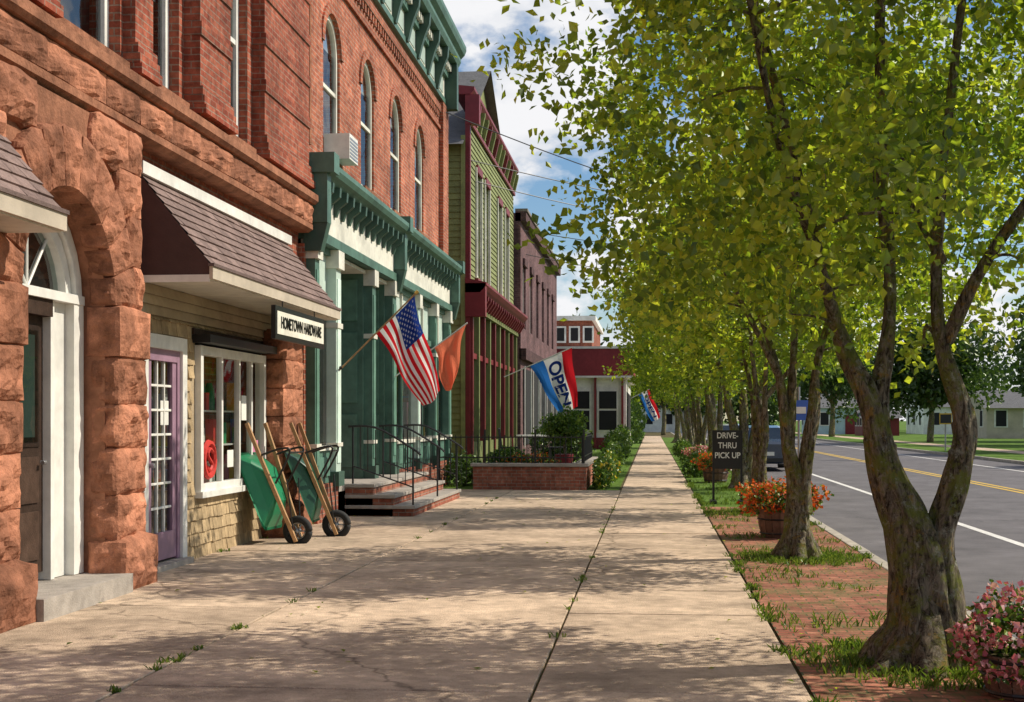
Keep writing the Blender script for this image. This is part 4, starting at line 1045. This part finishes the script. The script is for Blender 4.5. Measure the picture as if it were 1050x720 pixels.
def tuft(x,y,n,s,z=0):
    q=rng.normal(size=(n,2))*s; return [(x+a,y+b,z) for a,b in q]
pts=[]
for (x,y,r,c) in ((1.69,8.65,.55,560),(1.59,15.1,.5,440),(1.75,22.3,.6,400),(2.0,30,.6,300)):
    for k in range(c):
        a=random.random()*6.28; rr=random.uniform(.6,1.6)*r*.75; pts.append((x+math.cos(a)*rr*1.15,y+math.sin(a)*rr*1.3,0))
k=0
while k<1500:
    x=random.uniform(.93,2.33); y=random.uniform(5,26)
    if noise.noise(Vector((x*1.3,y*1.3,3)))>.14: pts.append((x,y,0)); 
    k+=1
for k in range(70): pts+=tuft(random.choice((.885,2.34)),random.uniform(4.5,35),int(random.uniform(4,20)),.03+.02*random.random())
for k in range(900): pts.append((random.uniform(.95,2.34),random.uniform(24,75),0))
for k in range(500): pts.append((random.uniform(-4.4,-.75),random.uniform(35.2,60),0))
nbig=len(pts)
for k in range(20): pts+=tuft(-.65,random.uniform(5.2,28),int(random.uniform(2,9)),.016)
for k in range(14): pts+=tuft(-2.95,random.uniform(6.5,28),int(random.uniform(2,9)),.018)
for k in range(8): pts+=tuft(-4.88,random.uniform(12,20),int(random.uniform(3,8)),.03)
for (x,y) in ((-2.96,9.6),(-.66,6.2),(-2.96,8.2)): pts+=tuft(x,y,14,.035)
pts=np.array(pts); n=len(pts)*4; small=np.repeat(np.arange(len(pts))>=nbig,4)
base=np.repeat(pts,4,0)+np.c_[rng.normal(size=(n,2))*np.where(small,.008,.015)[:,None],np.zeros(n)-.01]
ang=rng.uniform(0,6.28,n); h=rng.uniform(.025,.085,n)*np.where(small,.6,.9); lean=rng.uniform(.2,1.1,n)*h
wx=np.c_[-np.sin(ang),np.cos(ang),np.zeros(n)]*.005
tip=base+np.c_[np.cos(ang)*lean,np.sin(ang)*lean,h]; mid=(base+tip)/2+np.c_[np.zeros((n,2)),h*.2]
V=np.stack([base-wx,base+wx,mid+wx,tip,mid-wx],1).reshape(-1,3); b=np.arange(n)*5
F_=np.stack([b,b+1,b+2,b+3,b+4],1)
me=bpy.data.meshes.new('grass_tufts'); me.from_pydata(V.tolist(),[],F_.tolist()); me.materials.append(GRB)
a=me.attributes.new('tone','FLOAT','FACE'); a.data.foreach_set('value',rng.uniform(0,1,n).astype(np.float32))
o=bpy.data.objects.new('grass_tufts',me); col.objects.link(o)
n=340; P=np.c_[rng.uniform(-4.8,2.3,n),rng.uniform(4.5,26,n),np.full(n,.008)]
P[:200,0]=rng.uniform(.9,2.3,200)
lf=leaf_obj('fallen_leaves',P,.05,LEAF,up=8,droop=0)
for v in lf.data.vertices: v.co.z=max(.006,min(v.co.z,.02))

# ------------------------------------------------------------------ parked car
def car(name,x,y,paint):
    e=empty(name,(x,y,-.12)); m=MB()
    S_=[(-2.25,.78,.35,.78,.86),(-2.15,.86,.25,.85,.95),(-1.6,.89,.22,.92,1.02),(-1.0,.9,.22,.93,1.38),(-.3,.9,.22,.93,1.45),(.5,.9,.22,.93,1.42),(1.1,.9,.22,.92,1.1),(1.3,.89,.22,.9,.98),(2.0,.86,.24,.8,.84),(2.25,.76,.34,.68,.72)]
    rings=[]
    for yy,w,z0,zb,zr in S_:
        iw=w*(.72 if zr>1.2 else .88)
        rings.append([(-w*.9,yy,z0),(-w,yy,z0+.15),(-w,yy,zb-.1),(-w*.95,yy,zb),(-iw,yy,zr-.03),(-iw*.8,yy,zr),(iw*.8,yy,zr),(iw,yy,zr-.03),(w*.95,yy,zb),(w,yy,zb-.1),(w,yy,z0+.15),(w*.9,yy,z0)])
    n=12
    for i in range(len(rings)-1):
        for k in range(n):
            zr=max(S_[i][4],S_[i+1][4]); gl=(k in (3,7) and zr>1.3 and S_[i][4]>1.0 and S_[i+1][4]>1.0)
            gl=gl or (k in (4,5,6) and i in (2,6) ) or (k==5 and i==5)
            A_,B_=rings[i],rings[i+1]
            m.add([A_[k],A_[(k+1)%n],B_[(k+1)%n],B_[k]],[(0,1,2,3)],DARKG if gl else paint)
    m.add(rings[0],[tuple(range(n))],paint); m.add(rings[-1],[tuple(range(n))],paint)
    m.box(-.8,-.5,-2.27,-2.15,.66,.8,pal[0]); m.box(.5,.8,-2.27,-2.15,.66,.8,pal[0]); m.box(-.26,.26,-2.28,-2.2,.5,.62,WHITE)
    m.box(-.8,.8,-2.29,-2.1,.3,.42,BLACK)
    m.ob('body',e); w=MB()
    for sx in (-.82,.82):
        for yy in (-1.4,1.4):
            w.tube([(sx-.11,yy,.33),(sx+.11,yy,.33)],.33,20,TYRE); w.tube([(sx-.115,yy,.33),(sx+.115,yy,.33)],.2,12,STEEL)
    w.ob('wheels',e)
DARKG=M('car_glass',(.02,.025,.03),.08,.05,3,0,spec=.8)
CARP=M('dark_blue_car_paint',(.03,.045,.08),.25,.05,3,0,spec=.6,coat=.8)
car('parked_car',3.6,46,CARP); car('parked_car',3.6,66,M('silver_car_paint',(.45,.46,.48),.3,.05,3,0,metal=.4,coat=.6))
rs=empty('roadside_sign'); m=MB(); m.tube([(14.6,70,-.1),(14.6,70,1.9)],.04,8,STEEL); m.box(14.3,14.9,69.94,69.97,1.3,1.85,YELL); m.box(14.34,14.86,69.93,69.938,1.36,1.79,BLACK); m.ob('post_and_panel',rs)
rs=empty('banner_sign'); m=MB(); m.tube([(2.2,20.8,0),(2.2,20.8,2.0)],.02,8,STEEL); m.box(2.06,2.34,20.76,20.79,1.5,1.8,pal[3]); m.box(2.1,2.3,20.75,20.758,1.6,1.7,WHITE); m.ob('post_and_panel',rs)
up=empty('utility_pole'); m=MB()
m.tube([(18.2,60,-.1),(18.2,60,11)],[.17,.12],10,BARREL); m.box(17.2,19.2,59.93,60.07,10.2,10.35,BARREL)
m.ob('pole',up)
ow=empty('overhead_wires'); m=MB()
def wire(a,b,sag,r=.014):
    a=Vector(a);b=Vector(b); m.tube([a.lerp(b,t/24)-Vector((0,0,sag*4*(t/24)*(1-t/24))) for t in range(25)],r,5,BLACK)
wire((-4.9,37,8.6),(18.2,60,10),1.0); wire((-4.9,38,8.2),(18.2,60,9.6),1.2); wire((-4.85,32,8.8),(18.2,60,9.3),1.5); wire((-4.6,49.5,8.4),(18.2,60,9.0),.9); wire((-4.6,50,7.6),(18.2,60,8.6),1.3)
wire((18.2,60,10.3),(18.2,260,10.3),2)
m.ob('wires',ow)

# ------------------------------------------------------------------ light, world, camera
az=rad(20); el=rad(43)
sd=Vector((math.cos(el)*math.cos(az),math.cos(el)*math.sin(az),math.sin(el)))
L=bpy.data.lights.new('sun','SUN'); L.energy=5.0; L.angle=rad(.5); L.color=(1,.91,.76)
lo=bpy.data.objects.new('sun',L); lo.rotation_euler=sd.to_track_quat('Z','Y').to_euler(); lo.location=(10,5,20); col.objects.link(lo)
w=bpy.data.worlds.new('World'); sc.world=w; w.use_nodes=True; nt=w.node_tree; nt.nodes.clear()
out=N(nt,'ShaderNodeOutputWorld'); bg=N(nt,'ShaderNodeBackground'); bg.inputs[1].default_value=.11
sky=N(nt,'ShaderNodeTexSky',sky_type='NISHITA'); sky.sun_disc=False; sky.sun_elevation=el; sky.sun_rotation=math.pi/2-az; sky.ozone_density=2.5; sky.dust_density=.4
hs=N(nt,'ShaderNodeHueSaturation'); hs.inputs['Saturation'].default_value=1.18; nt.links.new(sky.outputs[0],hs.inputs['Color'])
tc=N(nt,'ShaderNodeTexCoord'); mp=N(nt,'ShaderNodeMapping'); mp.inputs['Scale'].default_value=(1,1,1.8); mp.inputs['Location'].default_value=(.62,.1,.2)
nt.links.new(tc.outputs['Generated'],mp.inputs[0])
no=N(nt,'ShaderNodeTexNoise'); no.inputs['Scale'].default_value=9; no.inputs['Detail'].default_value=11; no.inputs['Roughness'].default_value=.55
nt.links.new(mp.outputs[0],no.inputs['Vector'])
cr=N(nt,'ShaderNodeValToRGB'); cr.color_ramp.elements[0].position=.475; cr.color_ramp.elements[1].position=.57
nt.links.new(no.outputs['Fac'],cr.inputs[0])
mx=N(nt,'ShaderNodeMix',data_type='RGBA'); nt.links.new(cr.outputs[0],mx.inputs[0]); nt.links.new(hs.outputs[0],mx.inputs[6])
c2=N(nt,'ShaderNodeTexNoise'); c2.inputs['Scale'].default_value=18; c2.inputs['Detail'].default_value=8; nt.links.new(mp.outputs[0],c2.inputs['Vector'])
c3=N(nt,'ShaderNodeValToRGB'); c3.color_ramp.elements[0].position=.35; c3.color_ramp.elements[0].color=(.72,.76,.83,1); c3.color_ramp.elements[1].position=.55; c3.color_ramp.elements[1].color=(.98,.98,1,1)
nt.links.new(c2.outputs['Fac'],c3.inputs[0]); c4=N(nt,'ShaderNodeVectorMath',operation='SCALE'); c4.inputs['Scale'].default_value=8.6; nt.links.new(c3.outputs[0],c4.inputs[0])
nt.links.new(c4.outputs[0],mx.inputs[7])
nt.links.new(mx.outputs[2],bg.inputs[0]); nt.links.new(bg.outputs[0],out.inputs[0])
cam=bpy.data.cameras.new('camera'); cam.lens=48; cam.sensor_width=36; cam.shift_y=71/1050; cam.clip_end=6000; cam.clip_start=.1
co=bpy.data.objects.new('camera',cam); co.location=(0,0,1.5); co.rotation_euler=(rad(90),0,rad(5.83)); col.objects.link(co)
sc.camera=co
sc.view_settings.view_transform='Standard'; sc.view_settings.look='None'; sc.view_settings.exposure=0
print('faces',sum(len(o.data.polygons) for o in bpy.data.objects if o.type=='MESH'))
